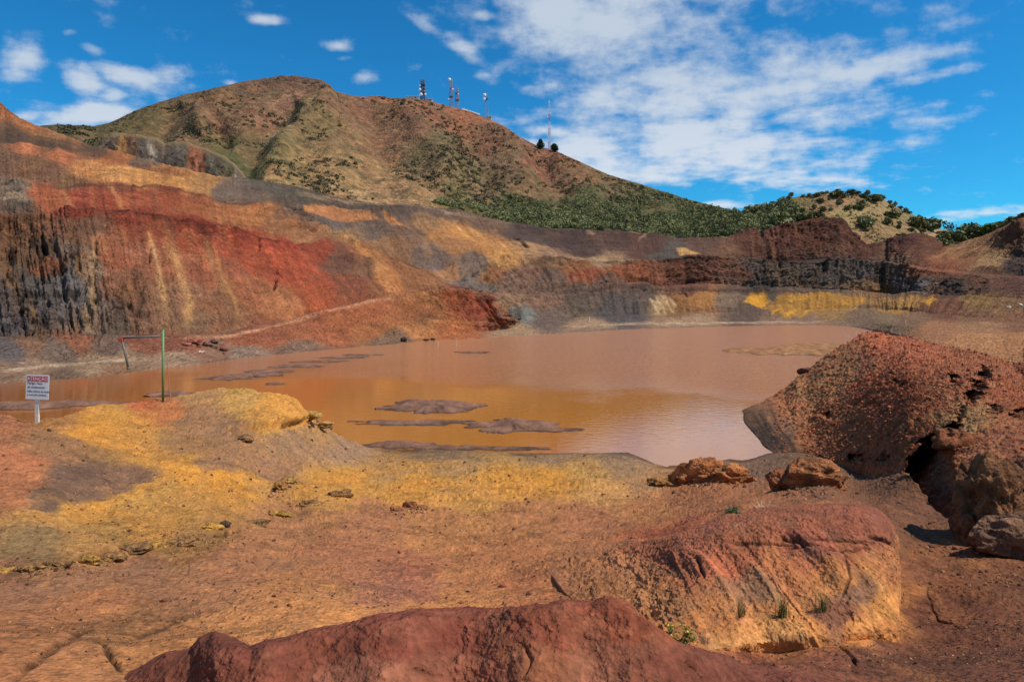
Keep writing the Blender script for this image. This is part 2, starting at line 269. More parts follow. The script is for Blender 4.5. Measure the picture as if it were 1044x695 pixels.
NG, NU, NV = G, Uf, Vf
def at_near(u, v):
    i = int(np.argmin(np.abs(uc-u))); j = nb+int(np.argmin(np.abs(NV[nb:, i]-v))); return NG[j, i]

def backside(G, Uf, Vf, n, dY, drop, power=1.0):
    out = []; top = G[0]
    for i in range(n, 0, -1):
        t = i/n; g = top.copy(); y = g[:, 1].copy(); g[:, 1] += dY*t; g[:, 0] *= g[:, 1]/y; g[:, 2] -= drop*t**power; out.append(g)
    return np.concatenate([np.array(out), G]), np.concatenate([np.repeat(Uf[:1], n, 0), Uf]), np.concatenate([np.repeat(Vf[:1], n, 0), Vf])

# ------------------------------------------------------------------ BANK: eroded orange earth face
KC = [(552,574),(560,571),(575,566),(600,557),(640,551),(680,545),(700,541),(740,531),(780,526),(820,520),(850,516),(870,517),(885,521),(896,528),(904,541),(908,552),(914,568),(917,585),(915,605),(918,640)]
KB = [(552,575),(560,583),(575,603),(600,626),(620,638),(640,647),(670,660),(700,668),(730,662),(760,657),(800,652),(850,648),(880,645),(905,642),(918,642)]
KCY = [(552,10.9),(575,10.7),(600,10.5),(640,10.0),(700,9.4),(780,9.0),(860,9.0),(896,9.0),(908,8.8),(914,8.3),(918,7.6)]
uk = np.arange(552, 918.1, .6); nv = 260; t = np.linspace(0, 1, nv)[:, None]
kc = np.convolve(np.pad(pline(KC, uk), 6, mode='edge'), np.ones(13)/13, 'valid'); kb = pline(KB, uk); yc = pline(KCY, uk); gb = np.exp(fY(uk, kb))*np.interp(uk, [552,640], [1.0,.97]); kc = kc+np.interp(uk, [552,640,720,860,900,918], [0,2,9,14,8,0])
gc = np.exp(fY(uk, kc))*.99; yc = gc+(yc-gc)*np.clip(sstep(585, 740, uk)*(1-.45*sstep(890, 918, uk)), 0, 1); yb = np.minimum(gb, yc-.02)
Vf = kc[None]+(kb-kc)[None]*t; Yf = 1/(1/yc[None]+(1/yb-1/yc)[None]*t); Uf = np.repeat(uk[None], nv, 0)
G = np.stack([(Uf-U0)/F*Yf, Yf, CZ-(Vf-V0)/F*Yf], -1)
low = []
for i in range(1, 9):
    g = G[-1].copy(); g[:, 2] -= .06*i; low.append(g)
G = np.concatenate([G, np.array(low)]); Uf = np.concatenate([Uf, np.repeat(Uf[-1:], 8, 0)]); Vf = np.concatenate([Vf, np.repeat(Vf[-1:], 8, 0)])
G, Uf, Vf = backside(G, Uf, Vf, 36, 3.6, np.interp(uk, [552,640,740,918], [2.2,1.7,.9,1.0]), 1.2)
for k in range(5): G[1:-1, :, 1:] = (G[:-2, :, 1:]+2*G[1:-1, :, 1:]+G[2:, :, 1:])/4
X, Y, Z = G[..., 0], G[..., 1], G[..., 2]; Nn = grid_normals(G); tt = np.concatenate([np.zeros((36, 1)), t, np.ones((8, 1))])
xr = X+.30*(Z-5.5); fc = sstep(.02, .2, tt)
d = fc*(.055*ridged(xr*1.3+.5*fbm(X*1.2, Z*1.2, 3, 2), Z*.9, 2, 4)-.07+.03*ridged(xr*3.5+.5*fbm(X*3, Z*3, 3, 2), Z*2.4, 7, 4)-.02)+.03*fbm(X*2, Y*2, Z*2, 3)+.014*ridged(X*11, Y*11, Z*11, 3)+.006*fbm(X*40, Y*40, Z*40, 2)
rgh = poly_mask(Uf, Vf, [(565,575),(600,560),(660,560),(690,600),(700,660),(640,640),(590,610)], 10); d += rgh*(.05*ridged(X*7, Y*7, Z*7, 3)-.03)
d += .05*sstep(.45, .62, 1-tt+.12*fbm(X*1.3, Y*1.3, 3, 3))*sstep(740, 780, Uf)
ckk = np.zeros_like(X); bA = Uf+2*noise(X*5, Y*5, Z*5); bB = Vf+2*noise(X*5, Y*5+4, Z*5)
for pts, w, dep in [([(795,548),(815,556),(822,562)], 1.5, .05),([(884,548),(896,552),(908,560)], 1.6, .06),([(800,558),(850,566),(880,560)], 1.2, .03),([(754,607),(757,622),(750,632)], 3, .05),([(710,570),(718,590)], 2, .04),([(735,552),(790,556),(840,553),(890,556)], 1.3, .03),([(860,570),(866,590),(860,610)], 1.5, .03)]:
    k = stroke_mask(bA, bB, pts, w); d -= k*dep; ckk = np.maximum(ckk, k)
G = G+Nn*(d*np.clip((Uf-552)/60, 0, 1)*np.clip((918.1-Uf)/8, .1, 1))[..., None]
KCOL = [(560,575,'8A5A3E'),(600,575,'86583C'),(650,590,'8A5C3E'),(620,612,'84583A'),(680,620,'90603E'),(690,650,'966238'),(700,567,'864C36'),(670,557,'8A5038'),(760,545,'804A34'),(720,548,'844C38'),(820,538,'7C4632'),(870,533,'764232'),(890,535,'704032'),(740,572,'945238'),(800,580,'9A5E3A'),(850,590,'A0683A'),(780,620,'A06A40'),(720,632,'9A6238'),(860,565,'8A5038'),(895,580,'96603A'),(893,620,'B47A3E'),(882,640,'A86E3C'),(820,635,'A06838'),(855,628,'704838'),(740,652,'A87240'),(800,648,'9E6A3A'),(830,560,'86483A'),(770,600,'7E5A44'),(810,640,'B07A44'),(780,640,'B07C46'),(870,605,'7A5642')]
wu = Uf+12*fbm(X*1.8, Y*1.8, Z, 3); wv = Vf+9*fbm(X*2.2, Y*2.2, Z*2+4, 3)
col = idw(wu, wv, KCOL, 1.3, 1.0)
for pts, w, h, a in [([(860,560),(885,590),(905,612),(890,637),(872,640)], 5, 'BC8444', .75),([(725,560),(730,590)], 5, 'A0563A', .5),([(700,575),(712,600)], 4, '96503A', .5),([(745,590),(790,600),(800,615)], 7, '86644A', .5),([(700,664),(760,655),(830,645)], 3, 'C08C50', .7)]:
    k = stroke_mask(wu, wv, pts, w); col += (hx(h)-col)*(k*a)[..., None]
v1 = fbm(xr*3, Z*1.2, 4, 4, gain=.6); col *= (1+.18*v1)[..., None]; gg = sstep(.15, .6, fbm(X*4, Y*4, Z*4, 4)); col += (hx('6A5040')-col)*(gg*.35)[..., None]; col *= (1-.45*ckk)[..., None]  # last factor paints shade into the cracks of the bank
mesh_grid('earth_bank', G, col, M['near']); KG, KV = G, Vf
def at_bank(u, v):
    i = int(np.argmin(np.abs(uk-u))); j = 36+int(np.argmin(np.abs(KV[36:36+260, i]-v))); return KG[j, i]

# ------------------------------------------------------------------ BERM of dark red earth in front
BC = [(60,722),(100,706),(140,691),(155,680),(170,672),(195,669),(205,656),(218,652),(240,659),(254,665),(270,658),(290,655),(330,643),(350,640),(390,631),(430,625),(490,624),(530,620),(560,618),(575,613),(600,617),(620,613),(642,620),(660,636),(690,658),(720,668),(760,682),(800,690),(860,702),(950,725)]
ub = np.arange(60, 950, .9); nv = 230; t = np.linspace(0, 1, nv)[:, None]
cv = pline(BC, ub); Vf = cv[None]+190*t; Uf = np.repeat(ub[None], nv, 0); Yf = 4.95-1.15*t**.8+.12*np.sin(Uf/61)+.1*np.sin(Uf/23)
G = np.stack([(Uf-U0)/F*Yf, Yf, CZ-(Vf-V0)/F*Yf], -1); G, Uf, Vf = backside(G, Uf, Vf, 30, 1.3, 1.0, 1.5)
G = np.stack([G[..., 0], G[..., 1], G[..., 2]], -1)
for k in range(8): G[1:-1, :, 1:] = (G[:-2, :, 1:]+2*G[1:-1, :, 1:]+G[2:, :, 1:])/4
X, Y, Z = G[..., 0], G[..., 1], G[..., 2]; Nn = grid_normals(G)
d = .035*fbm(X*1.3, Y*1.3, Z*1.3, 3)+.012*ridged(X*3, Y*3, Z*3, 3)-.01+.008*fbm(X*14, Y*14, Z*14, 3)+.006*np.abs(fbm(X*40, Y*40, Z*40, 2))
for pts, w, dep in [([(535,660),(541,672),(536,690)], 2, .03),([(700,672),(712,682)], 2, .03),([(420,680),(450,690)], 2, .02)]:
    d -= stroke_mask(Uf+2*noise(X*9, Y*9, 2), Vf, pts, w)*dep
G = G+Nn*d[..., None]
BP = [(170,685,'703A2E'),(230,665,'6A362C'),(280,680,'7C4032'),(330,660,'7A3E30'),(400,650,'7A3C30'),(400,690,'8A5240'),(480,640,'76392D'),(480,685,'844A3A'),(560,640,'7C3E2E'),(610,625,'80402E'),(560,665,'8A5038'),(610,680,'8E5642'),(650,640,'84402C'),(690,680,'743C30'),(740,690,'6E3A30'),(350,695,'8A5242'),(640,665,'7C4636')]
wu = Uf+22*fbm(X*1.6, Y*1.6, Z, 3); wv = Vf+14*fbm(X*2.2, Y*2.2, Z+4, 3)
col = idw(wu, wv, BP, 1.5, 1.0); col *= (1+.16*fbm(X*5, Y*5, Z*5, 4))[..., None]; lt = sstep(.2, .6, fbm(X*2.6, Y*2.6, Z*4+3, 4)); col += (hx('A06A4C')-col)*(lt*.22)[..., None]
mesh_grid('earth_berm', G, col, M['near']); 

# ------------------------------------------------------------------ PILE of dug clods on the right
TOE = [(752,424,52),(760,432,None),(770,442,None),(780,455,None),(788,461,None),(830,463,37.5),(870,471,33),(900,478,26),(925,488,20),(950,520,14.3),(985,550,11.8),(1044,565,10.8),(1300,640,8.5),(1400,670,7.8)]
TOE = [(a, b, c if c else Yz(b, 0)) for a, b, c in TOE]
CR = [(752,420,52.5),(765,414,53.5),(775,409,54),(800,394,55.5),(812,382,56.5),(822,377,57),(832,367,57.5),(845,357.5,58),(870,342,59),(885,333.5,60),(893,332,60),(910,336,57),(950,345,50),(1000,356,43),(1044,368,37),(1300,410,26),(1400,420,24)]
up = np.concatenate([np.arange(752, 1070, .8), np.arange(1070, 1400, 5)]); nv = 400; t = np.linspace(0, 1, nv)[:, None]
sm = lambda a_, n_: np.convolve(np.pad(a_, n_, mode='edge'), np.ones(2*n_+1)/(2*n_+1), 'valid')
tv, tY = pline(TOE, up)[None], (lambda a_: a_+(sm(a_, 60)-a_)*sstep(820, 880, up))(pline(TOE, up, 2))[None]; kv, kY = pline(CR, up)[None], sm(pline(CR, up, 2), 20)[None]
kv = kv+np.interp(up, [752, 840, 890, 960, 1044, 1400], [0, 1, 5, 4, 2, 2])[None]
Vf = kv+(tv-kv)*t; Yf = 1/((1/kY)+(1/tY-1/kY)*t); Uf = np.repeat(up[None], nv, 0)
G = np.stack([(Uf-U0)/F*Yf, Yf, CZ-(Vf-V0)/F*Yf], -1)
bulge = np.sin(np.pi*np.clip(t, 0, 1))*np.clip((up[None]-760)/120, 0, 1); G[..., 2] += 0
n2 = 14; low = []
for i in range(1, n2+1):
    g = G[-1].copy(); y = g[:, 1].copy(); g[:, 1] -= .04*i*y/20; g[:, 0] *= g[:, 1]/y; g[:, 2] -= .10*i; low.append(g)
G = np.concatenate([G, np.array(low)]); Uf = np.concatenate([Uf, np.repeat(Uf[-1:], n2, 0)]); Vf = np.concatenate([Vf, np.repeat(Vf[-1:], n2, 0)])
G, Uf, Vf = backside(G, Uf, Vf, 24, 10, 5.5, 1.2)
X, Y, Z = G[..., 0], G[..., 1], G[..., 2]; Nn = grid_normals(G)
far = np.clip(Y/25, .5, 1.5); flat = sstep(760, 800, Uf)
lumps = .10*np.abs(fbm(X*.7, Y*.7, Z*.7, 2))+.11*np.abs(fbm(X*1.9+3, Y*1.9, Z*1.9, 3))+.085*np.abs(fbm(X*5, Y*5, Z*5, 2))+.035*np.abs(fbm(X*14, Y*14, Z*14, 2))
shale = poly_mask(Uf, Vf, [(750,424),(790,408),(812,440),(815,462),(780,466)], 5)
d = (lumps-.15)*flat*far*(1-.85*shale)+.14*fbm(X*.25, Y*.25, 3, 2)*flat
for k, off in enumerate((0, 9, 18, 27)):                       # thin layers slumping to the water
    d += stroke_mask(Uf+1.5*noise(X, Y, k), Vf, [(757+off,424-off*.3),(768+off,440),(778+off,452),(790+off*.8,462)], 2.2)*.09*(1-.6*(k % 2))
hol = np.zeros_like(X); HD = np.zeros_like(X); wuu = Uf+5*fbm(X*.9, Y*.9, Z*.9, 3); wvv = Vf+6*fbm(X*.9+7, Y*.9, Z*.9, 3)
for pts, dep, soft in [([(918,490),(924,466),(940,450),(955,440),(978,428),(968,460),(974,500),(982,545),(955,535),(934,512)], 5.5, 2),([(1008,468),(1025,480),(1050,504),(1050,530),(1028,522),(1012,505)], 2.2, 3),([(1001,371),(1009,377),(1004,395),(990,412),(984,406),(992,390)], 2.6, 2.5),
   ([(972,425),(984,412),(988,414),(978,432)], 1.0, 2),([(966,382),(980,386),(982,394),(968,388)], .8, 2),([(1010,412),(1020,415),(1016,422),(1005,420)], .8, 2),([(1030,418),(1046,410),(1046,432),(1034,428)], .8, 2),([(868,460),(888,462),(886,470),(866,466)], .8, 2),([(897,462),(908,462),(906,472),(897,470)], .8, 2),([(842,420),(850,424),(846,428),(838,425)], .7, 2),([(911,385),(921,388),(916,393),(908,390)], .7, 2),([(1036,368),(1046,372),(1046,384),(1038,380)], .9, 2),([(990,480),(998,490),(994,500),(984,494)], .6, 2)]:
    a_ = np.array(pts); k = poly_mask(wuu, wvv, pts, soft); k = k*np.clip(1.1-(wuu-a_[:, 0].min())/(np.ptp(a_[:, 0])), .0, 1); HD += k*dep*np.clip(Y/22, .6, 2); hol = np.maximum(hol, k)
G = G+Nn*d[..., None]+HD[..., None]*np.stack([(Uf-U0)/F, np.ones_like(Uf), -(Vf-V0)/F], -1)
RP = [(893,335,'9A4E34'),(930,350,'8A4530'),(1000,370,'7E4530'),(850,370,'7A5038'),(800,410,'8A5238'),(775,430,'705040'),(780,450,'52403A'),(850,430,'804A30'),(900,400,'803F2A'),(950,400,'78402A'),(1040,400,'7E4028'),(900,460,'86482C'),(850,455,'80482F'),(950,450,'7A4428'),(1000,450,'7A4630'),(1040,450,'74402C'),(1000,500,'6A4434'),(1040,530,'6A4A34'),(980,430,'84603C'),(830,400,'84583A'),(1200,450,'7A4630')]
wu = Uf+16*fbm(X*.4, Y*.4, 2, 3); wv = Vf+10*fbm(X*.5, Y*.5, 7, 3)
col = idw(wu, wv, RP, 1.5, 1.0); tanm = sstep(.15, .6, fbm(X*1.3, Y*1.3, Z*1.3, 5, gain=.65)); col += (hx('9C6440')-col)*(tanm*.5)[..., None]
dk = sstep(.1, .5, fbm(X*2.1+4, Y*2.1, Z*2.1, 4)); col *= (1-.28*dk)[..., None]; col *= (1-.35*hol)[..., None]  # inside the hollows the colour is darkened as painted shade
pw = 1-sstep(.05, .6, Z); col *= (1-.3*pw*(Uf < 860))[..., None]
for k in range(4): col *= (1-.4*stroke_mask(Uf, Vf+3, [(757+k*9,424-k*2.7),(768+k*9,440),(778+k*9,452),(790+k*7,462)], 1.6))[..., None]
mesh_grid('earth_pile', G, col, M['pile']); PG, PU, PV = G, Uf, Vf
def at_pile(u, v):
    i = int(np.argmin(np.abs(up-u))); j = 24+int(np.argmin(np.abs(PV[24:24+400, i]-v))); return PG[j, i]

# ------------------------------------------------------------------ PIT WALLS: benches around the pond
def zl(*a): return [(u, v, Yz(v, z)) for u, v, z in a]
L1 = zl((-400,412,.0),(0,392,.0),(100,385,.0),(200,372,.0),(300,360,.0),(400,351,.0),(440,347,.0),(490,345,.0),(560,341,.0),(640,336,.0),(700,334,.0),(800,331.5,.0),(870,332,0),(900,337,.6),(930,346,2.5),(1044,372,3.0),(1400,425,3.5))
L2 = zl((-400,390,.9),(0,374,.8),(60,367,.8),(130,364,.8),(200,364,.6),(300,355,.5),(400,346.5,.5),(440,343,.5),(480,341,.5),(520,335,.6),(600,331,.6),(700,327.5,.7),(800,325.5,.8),(870,325.5,1.2),(930,334,2.8),(1044,350,3.3),(1400,392,3.6))
L3 = [(-400,335,88),(0,341,89),(100,341,92),(185,342,100),(215,343,104),(230,341,106),(262,334,112),(300,325,121),(350,309,133),(390,298,144),(430,293,153),(480,293,160),(497,304,160),(510,324,161),(530,330,176),(600,325,196),(700,320,218),(800,318,228),(890,318,235),(930,322,195),(1044,330,150),(1400,345,100)]
L4 = [(-400,336,97),(0,342,98),(100,341.5,102),(185,341.3,108),(215,341,112),(230,338.5,114),(262,330.5,120),(300,321.5,129),(350,305.5,141),(390,295.5,152),(430,292.5,162),(480,292.4,168),(497,303,170),(510,322,170),(530,327.5,186),(600,322.5,206),(700,316.5,230),(800,314,240),(890,315.5,247),(930,317.5,208),(1044,324,165),(1400,335,115)]
L5 = [(-400,215,116),(0,222,120),(35,219,123),(70,214,126),(140,218,134),(200,228,144),(250,239,156),(318,254,172),(345,262,178),(372,272,182),(400,282,184),(450,289.5,186),(500,298,200),(560,297,215),(640,292,236),(700,291,248),(760,292.5,254),(850,296,260),(900,300,262),(940,303,240),(1044,308,195),(1400,310,150)]
L6 = [(u, v-(1.0 if u < 340 else 1.2), Y+(5 if u < 340 else 9)) for u, v, Y in L5]
L7 = [(-400,170,140),(0,186,142),(35,187,145),(66,189,150),(121,184,158),(160,188,166),(214,199,176),(262,209,188),(300,222,204),(320,237,208),(345,247,212),(372,253,214),(400,266,212),(450,268,222),(480,266,232),(540,265,240),(600,268,252),(700,264,266),(760,266,273),(850,268,280),(900,271,281),(940,275,264),(1044,280,228),(1400,250,190)]
L8 = [(u, v-1.2, Y+(6 if u < 340 else 9)) for u, v, Y in L7]
L9 = [(-400,100,165),(0,150,166),(22,148,172),(60,154,180),(104,160,190),(160,172,200),(214,187,210),(262,197,224),(300,203,238),(350,214,252),(400,219,264),(440,221,276),(480,224,280),(505,229,284),(520,230,286),(560,233.5,290),(620,237.5,294),(690,242.5,298),(740,243.5,300),(750,240,301),(765,235,301),(775,238,301),(790,231,301),(815,226.5,302),(840,222.5,304),(855,222.5,306),(862,226.5,308),(872,241,306),(880,249.5,306),(905,249.5,306),(912,244,304),(925,240,302),(938,240.5,300),(950,247,298),(960,254,296),(985,248,292),(1010,240,284),(1044,225,270),(1400,120,240)]
L10 = [(-400,-60,220),(-100,60,225),(0,101,225),(17,113,228),(40,127,230),(73,146,234),(95,154,238),(150,165,246),(220,183,256),(260,186.5,266),(300,192,280),(350,204,290),(400,208.5,298),(440,212,304),(480,217.5,308),(505,225,306),(520,229,304),(560,233,306),(620,237,310),(690,242,314),(740,243,316),(750,239.5,316),(765,234.5,315),(775,237.5,315),(790,230.5,314),(815,226,316),(840,222,318),(855,222,320),(862,226,320),(872,240.5,320),(880,249,320),(905,249,320),(912,243.5,318),(925,239.5,316),(938,240,314),(950,246,310),(960,253,308),(985,246,304),(1010,237,297),(1044,222,283),(1400,115,255)]
lines = [L10, L9, L8, L7, L6, L5, L4, L3, L2, L1]; nsub = [60, 90, 8, 100, 8, 150, 10, 60, 16]
uw = cols(-330, 1350, 1.0, out=5.0)
rv, rY, rt = [], [], []
for k in range(len(lines)-1):
    a, b = lines[k], lines[k+1]
    va, Ya, vb, Yb = pline(a, uw), pline(a, uw, 2), pline(b, uw), pline(b, uw, 2)
    if k >= 4:
        wr = sstep(780, 850, uw)*(1-sstep(1010, 1040, uw)); sm_ = lambda a_: a_+(np.convolve(np.pad(a_, 45, mode='edge'), np.hanning(91)/np.hanning(91).sum(), 'valid')-a_)*wr
        Ya, Yb = sm_(Ya), sm_(Yb); va, vb = sm_(va), sm_(vb)
    for i in range(nsub[k]):
        t = i/nsub[k]; v = va+(vb-va)*t; ww = np.where(np.abs(vb-va) > .01, 1/(1/Ya+(1/Yb-1/Ya)*t), Ya+(Yb-Ya)*t)
        rv.append(v); rY.append(ww); rt.append(np.full(len(uw), k+t))
rv.append(vb); rY.append(Yb); rt.append(np.full(len(uw), 9.0))
for i in range(1, 6): rv.append(rv[-1]+0); rY.append(rY[-1]+0); rt.append(np.full(len(uw), 9+i/5))
Vf, Yf, Tf = np.array(rv), np.array(rY), np.array(rt); Uf = np.repeat(uw[None], len(Vf), 0)
G = np.stack([(Uf-U0)/F*Yf, Yf, CZ-(Vf-V0)/F*Yf], -1)
for i in range(1, 6):
    G[-6+i, :, 2] = G[-6, :, 2]-.7*i; G[-6+i, :, 1] = G[-6, :, 1]-2.0*i; G[-6+i, :, 0] *= G[-6+i, :, 1]/G[-6, :, 1]
G, Uf2, Vf = backside(G, Uf, Vf, 10, 22, 9, 1.3); Tf = np.concatenate([np.zeros((10, len(uw))), Tf]); Uf = Uf2
for k in range(2): G[1:-1] = (G[:-2]+2*G[1:-1]+G[2:])/4
for k in range(3): G[:, 1:-1, 1:] = (G[:, :-2, 1:]+2*G[:, 1:-1, 1:]+G[:, 2:, 1:])/4
X, Y, Z = G[..., 0], G[..., 1], G[..., 2]; Nn = grid_normals(G)
steep = np.clip(1-np.abs(Nn[..., 2]), 0, 1); face = sstep(.05, .3, steep)*sstep(.2, 2.0, Z)
az = np.arctan2(X, Y)*150+.16*Z*np.where(Uf > 930, -2.5, 1)
d = 1.6*fbm(X*.03, Y*.03, Z*.03, 3)*sstep(1, 6, Z)
slant = np.interp(Uf, [-300, 0, 200, 400, 520, 640, 900, 960], [0, .1, .28, .85, .9, .25, .1, -1.3]); dq = Uf-slant*(Vf-np.interp(Uf, [0, 500, 1000], [280, 280, 280]))+1.2*fbm(X*.05, Y*.05, Z*.05, 3)
rill = ridged(dq*.09, Vf*.012, 2, 4, gain=.6)
rills_m = .4+.6*sstep(-.2, .4, fbm(X*.02, Y*.02, 9, 2))
d += (.75*rill-.7)*face*rills_m*1.1
d += .40*ridged(dq*.32, Vf*.03, 5, 3)*face*rills_m-.22*face
bed = fbm(Uf*.010+2, Tf*7, 3, 4, gain=.65); d += .45*bed*face*np.interp(Uf, [0, 480, 560, 1000], [1, 1, .5, .4])
d += .5*(1-face)*sstep(2, 5, Z)*(.45*rill-.4+.25*ridged(dq*.32, Vf*.03, 5, 3)-.15)*rills_m
d += .45*fbm(X*.25, Y*.25, Z*.25, 4)*(.25+.75*face)+.30*ridged(X*.7, Y*.7, Z*.9, 4, gain=.6)*face-.15*face+.10*fbm(X*1.2, Y*1.2, 5, 3)
# blocky grey rock at the lower left, and in the mid faces
blk = np.clip(poly_mask(Uf, Vf, [(-300,225),(10,225),(50,232),(85,255),(105,300),(110,338),(-300,338)], 14)+.7*poly_mask(Uf, Vf, [(105,285),(150,290),(140,335),(105,335)], 8)+.6*poly_mask(Uf, Vf, [(450,268),(520,262),(560,300),(520,325),(470,315)], 8)+.35*poly_mask(Uf, Vf, [(735,266),(900,268),(900,296),(735,293)], 3)+.8*poly_mask(Uf, Vf, [(945,285),(1010,280),(1010,300),(940,302)], 5)+.7*poly_mask(Uf, Vf, [(0,190),(20,190),(24,215),(0,216)], 4), 0, 1)
def cells(x, y, z):                                        # stepped blocks from quantised noise
    q = fbm(x, y, z, 2)*3; return (np.floor(q)+sstep(.75, 1, q-np.floor(q)))/3
d += blk*(1.0*cells(az*.16, Z*.16, Y*.05)+.6*cells(az*.45, Z*.35, 3+Y*.05)+.45*ridged(az*.5, Z*.4, 1, 3)-.4)
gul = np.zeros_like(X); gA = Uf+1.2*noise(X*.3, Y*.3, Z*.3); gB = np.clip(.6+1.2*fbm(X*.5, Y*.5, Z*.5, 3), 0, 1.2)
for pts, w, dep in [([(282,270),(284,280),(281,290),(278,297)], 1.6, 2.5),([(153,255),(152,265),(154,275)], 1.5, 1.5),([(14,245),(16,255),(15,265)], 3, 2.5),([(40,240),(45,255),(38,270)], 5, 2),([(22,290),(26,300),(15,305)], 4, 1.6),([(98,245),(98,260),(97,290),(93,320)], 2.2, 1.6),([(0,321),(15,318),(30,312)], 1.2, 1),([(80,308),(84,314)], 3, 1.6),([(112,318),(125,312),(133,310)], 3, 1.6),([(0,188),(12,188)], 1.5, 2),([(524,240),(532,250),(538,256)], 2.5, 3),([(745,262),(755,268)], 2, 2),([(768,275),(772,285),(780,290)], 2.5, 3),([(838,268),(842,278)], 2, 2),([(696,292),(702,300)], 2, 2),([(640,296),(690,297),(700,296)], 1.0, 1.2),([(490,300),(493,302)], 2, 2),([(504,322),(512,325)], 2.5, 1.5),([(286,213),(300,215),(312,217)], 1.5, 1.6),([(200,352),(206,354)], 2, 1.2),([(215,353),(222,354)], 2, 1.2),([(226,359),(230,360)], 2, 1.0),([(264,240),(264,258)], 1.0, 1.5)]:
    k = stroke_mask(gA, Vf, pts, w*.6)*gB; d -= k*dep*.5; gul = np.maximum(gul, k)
lip = np.zeros_like(X)
for k0 in (1, 3, 5):                                            # crisp lips where the faces meet the benches
    e = np.exp(-((Tf-k0-.02)/.03)**2)*(Uf < 940); lip = np.maximum(lip, e)
d += .5*lip*fbm(az*.3, 2, 3, 3)
for k0 in (1, 3, 5):                                            # overhanging lip and cut-back toe of each face
    tf_ = Tf-k0; on = ((tf_ > -.5) & (tf_ < 1.5))*np.clip(.55+1.2*fbm(Uf*.02, k0, 3, 4), .1, 1.5)*np.interp(Uf, [0, 420, 440, 520, 560, 1000], [1, 1, .2, .2, .7, .3])
    d += on*(1.1*np.exp(-((tf_-.03)/.07)**2)-1.2*np.exp(-((tf_-.97)/.07)**2))
d *= np.clip(.25+Y/170, .4, 1.5)
G = G+Nn*d[..., None]
beachm = (Tf > 8) & (Tf < 9.01); 
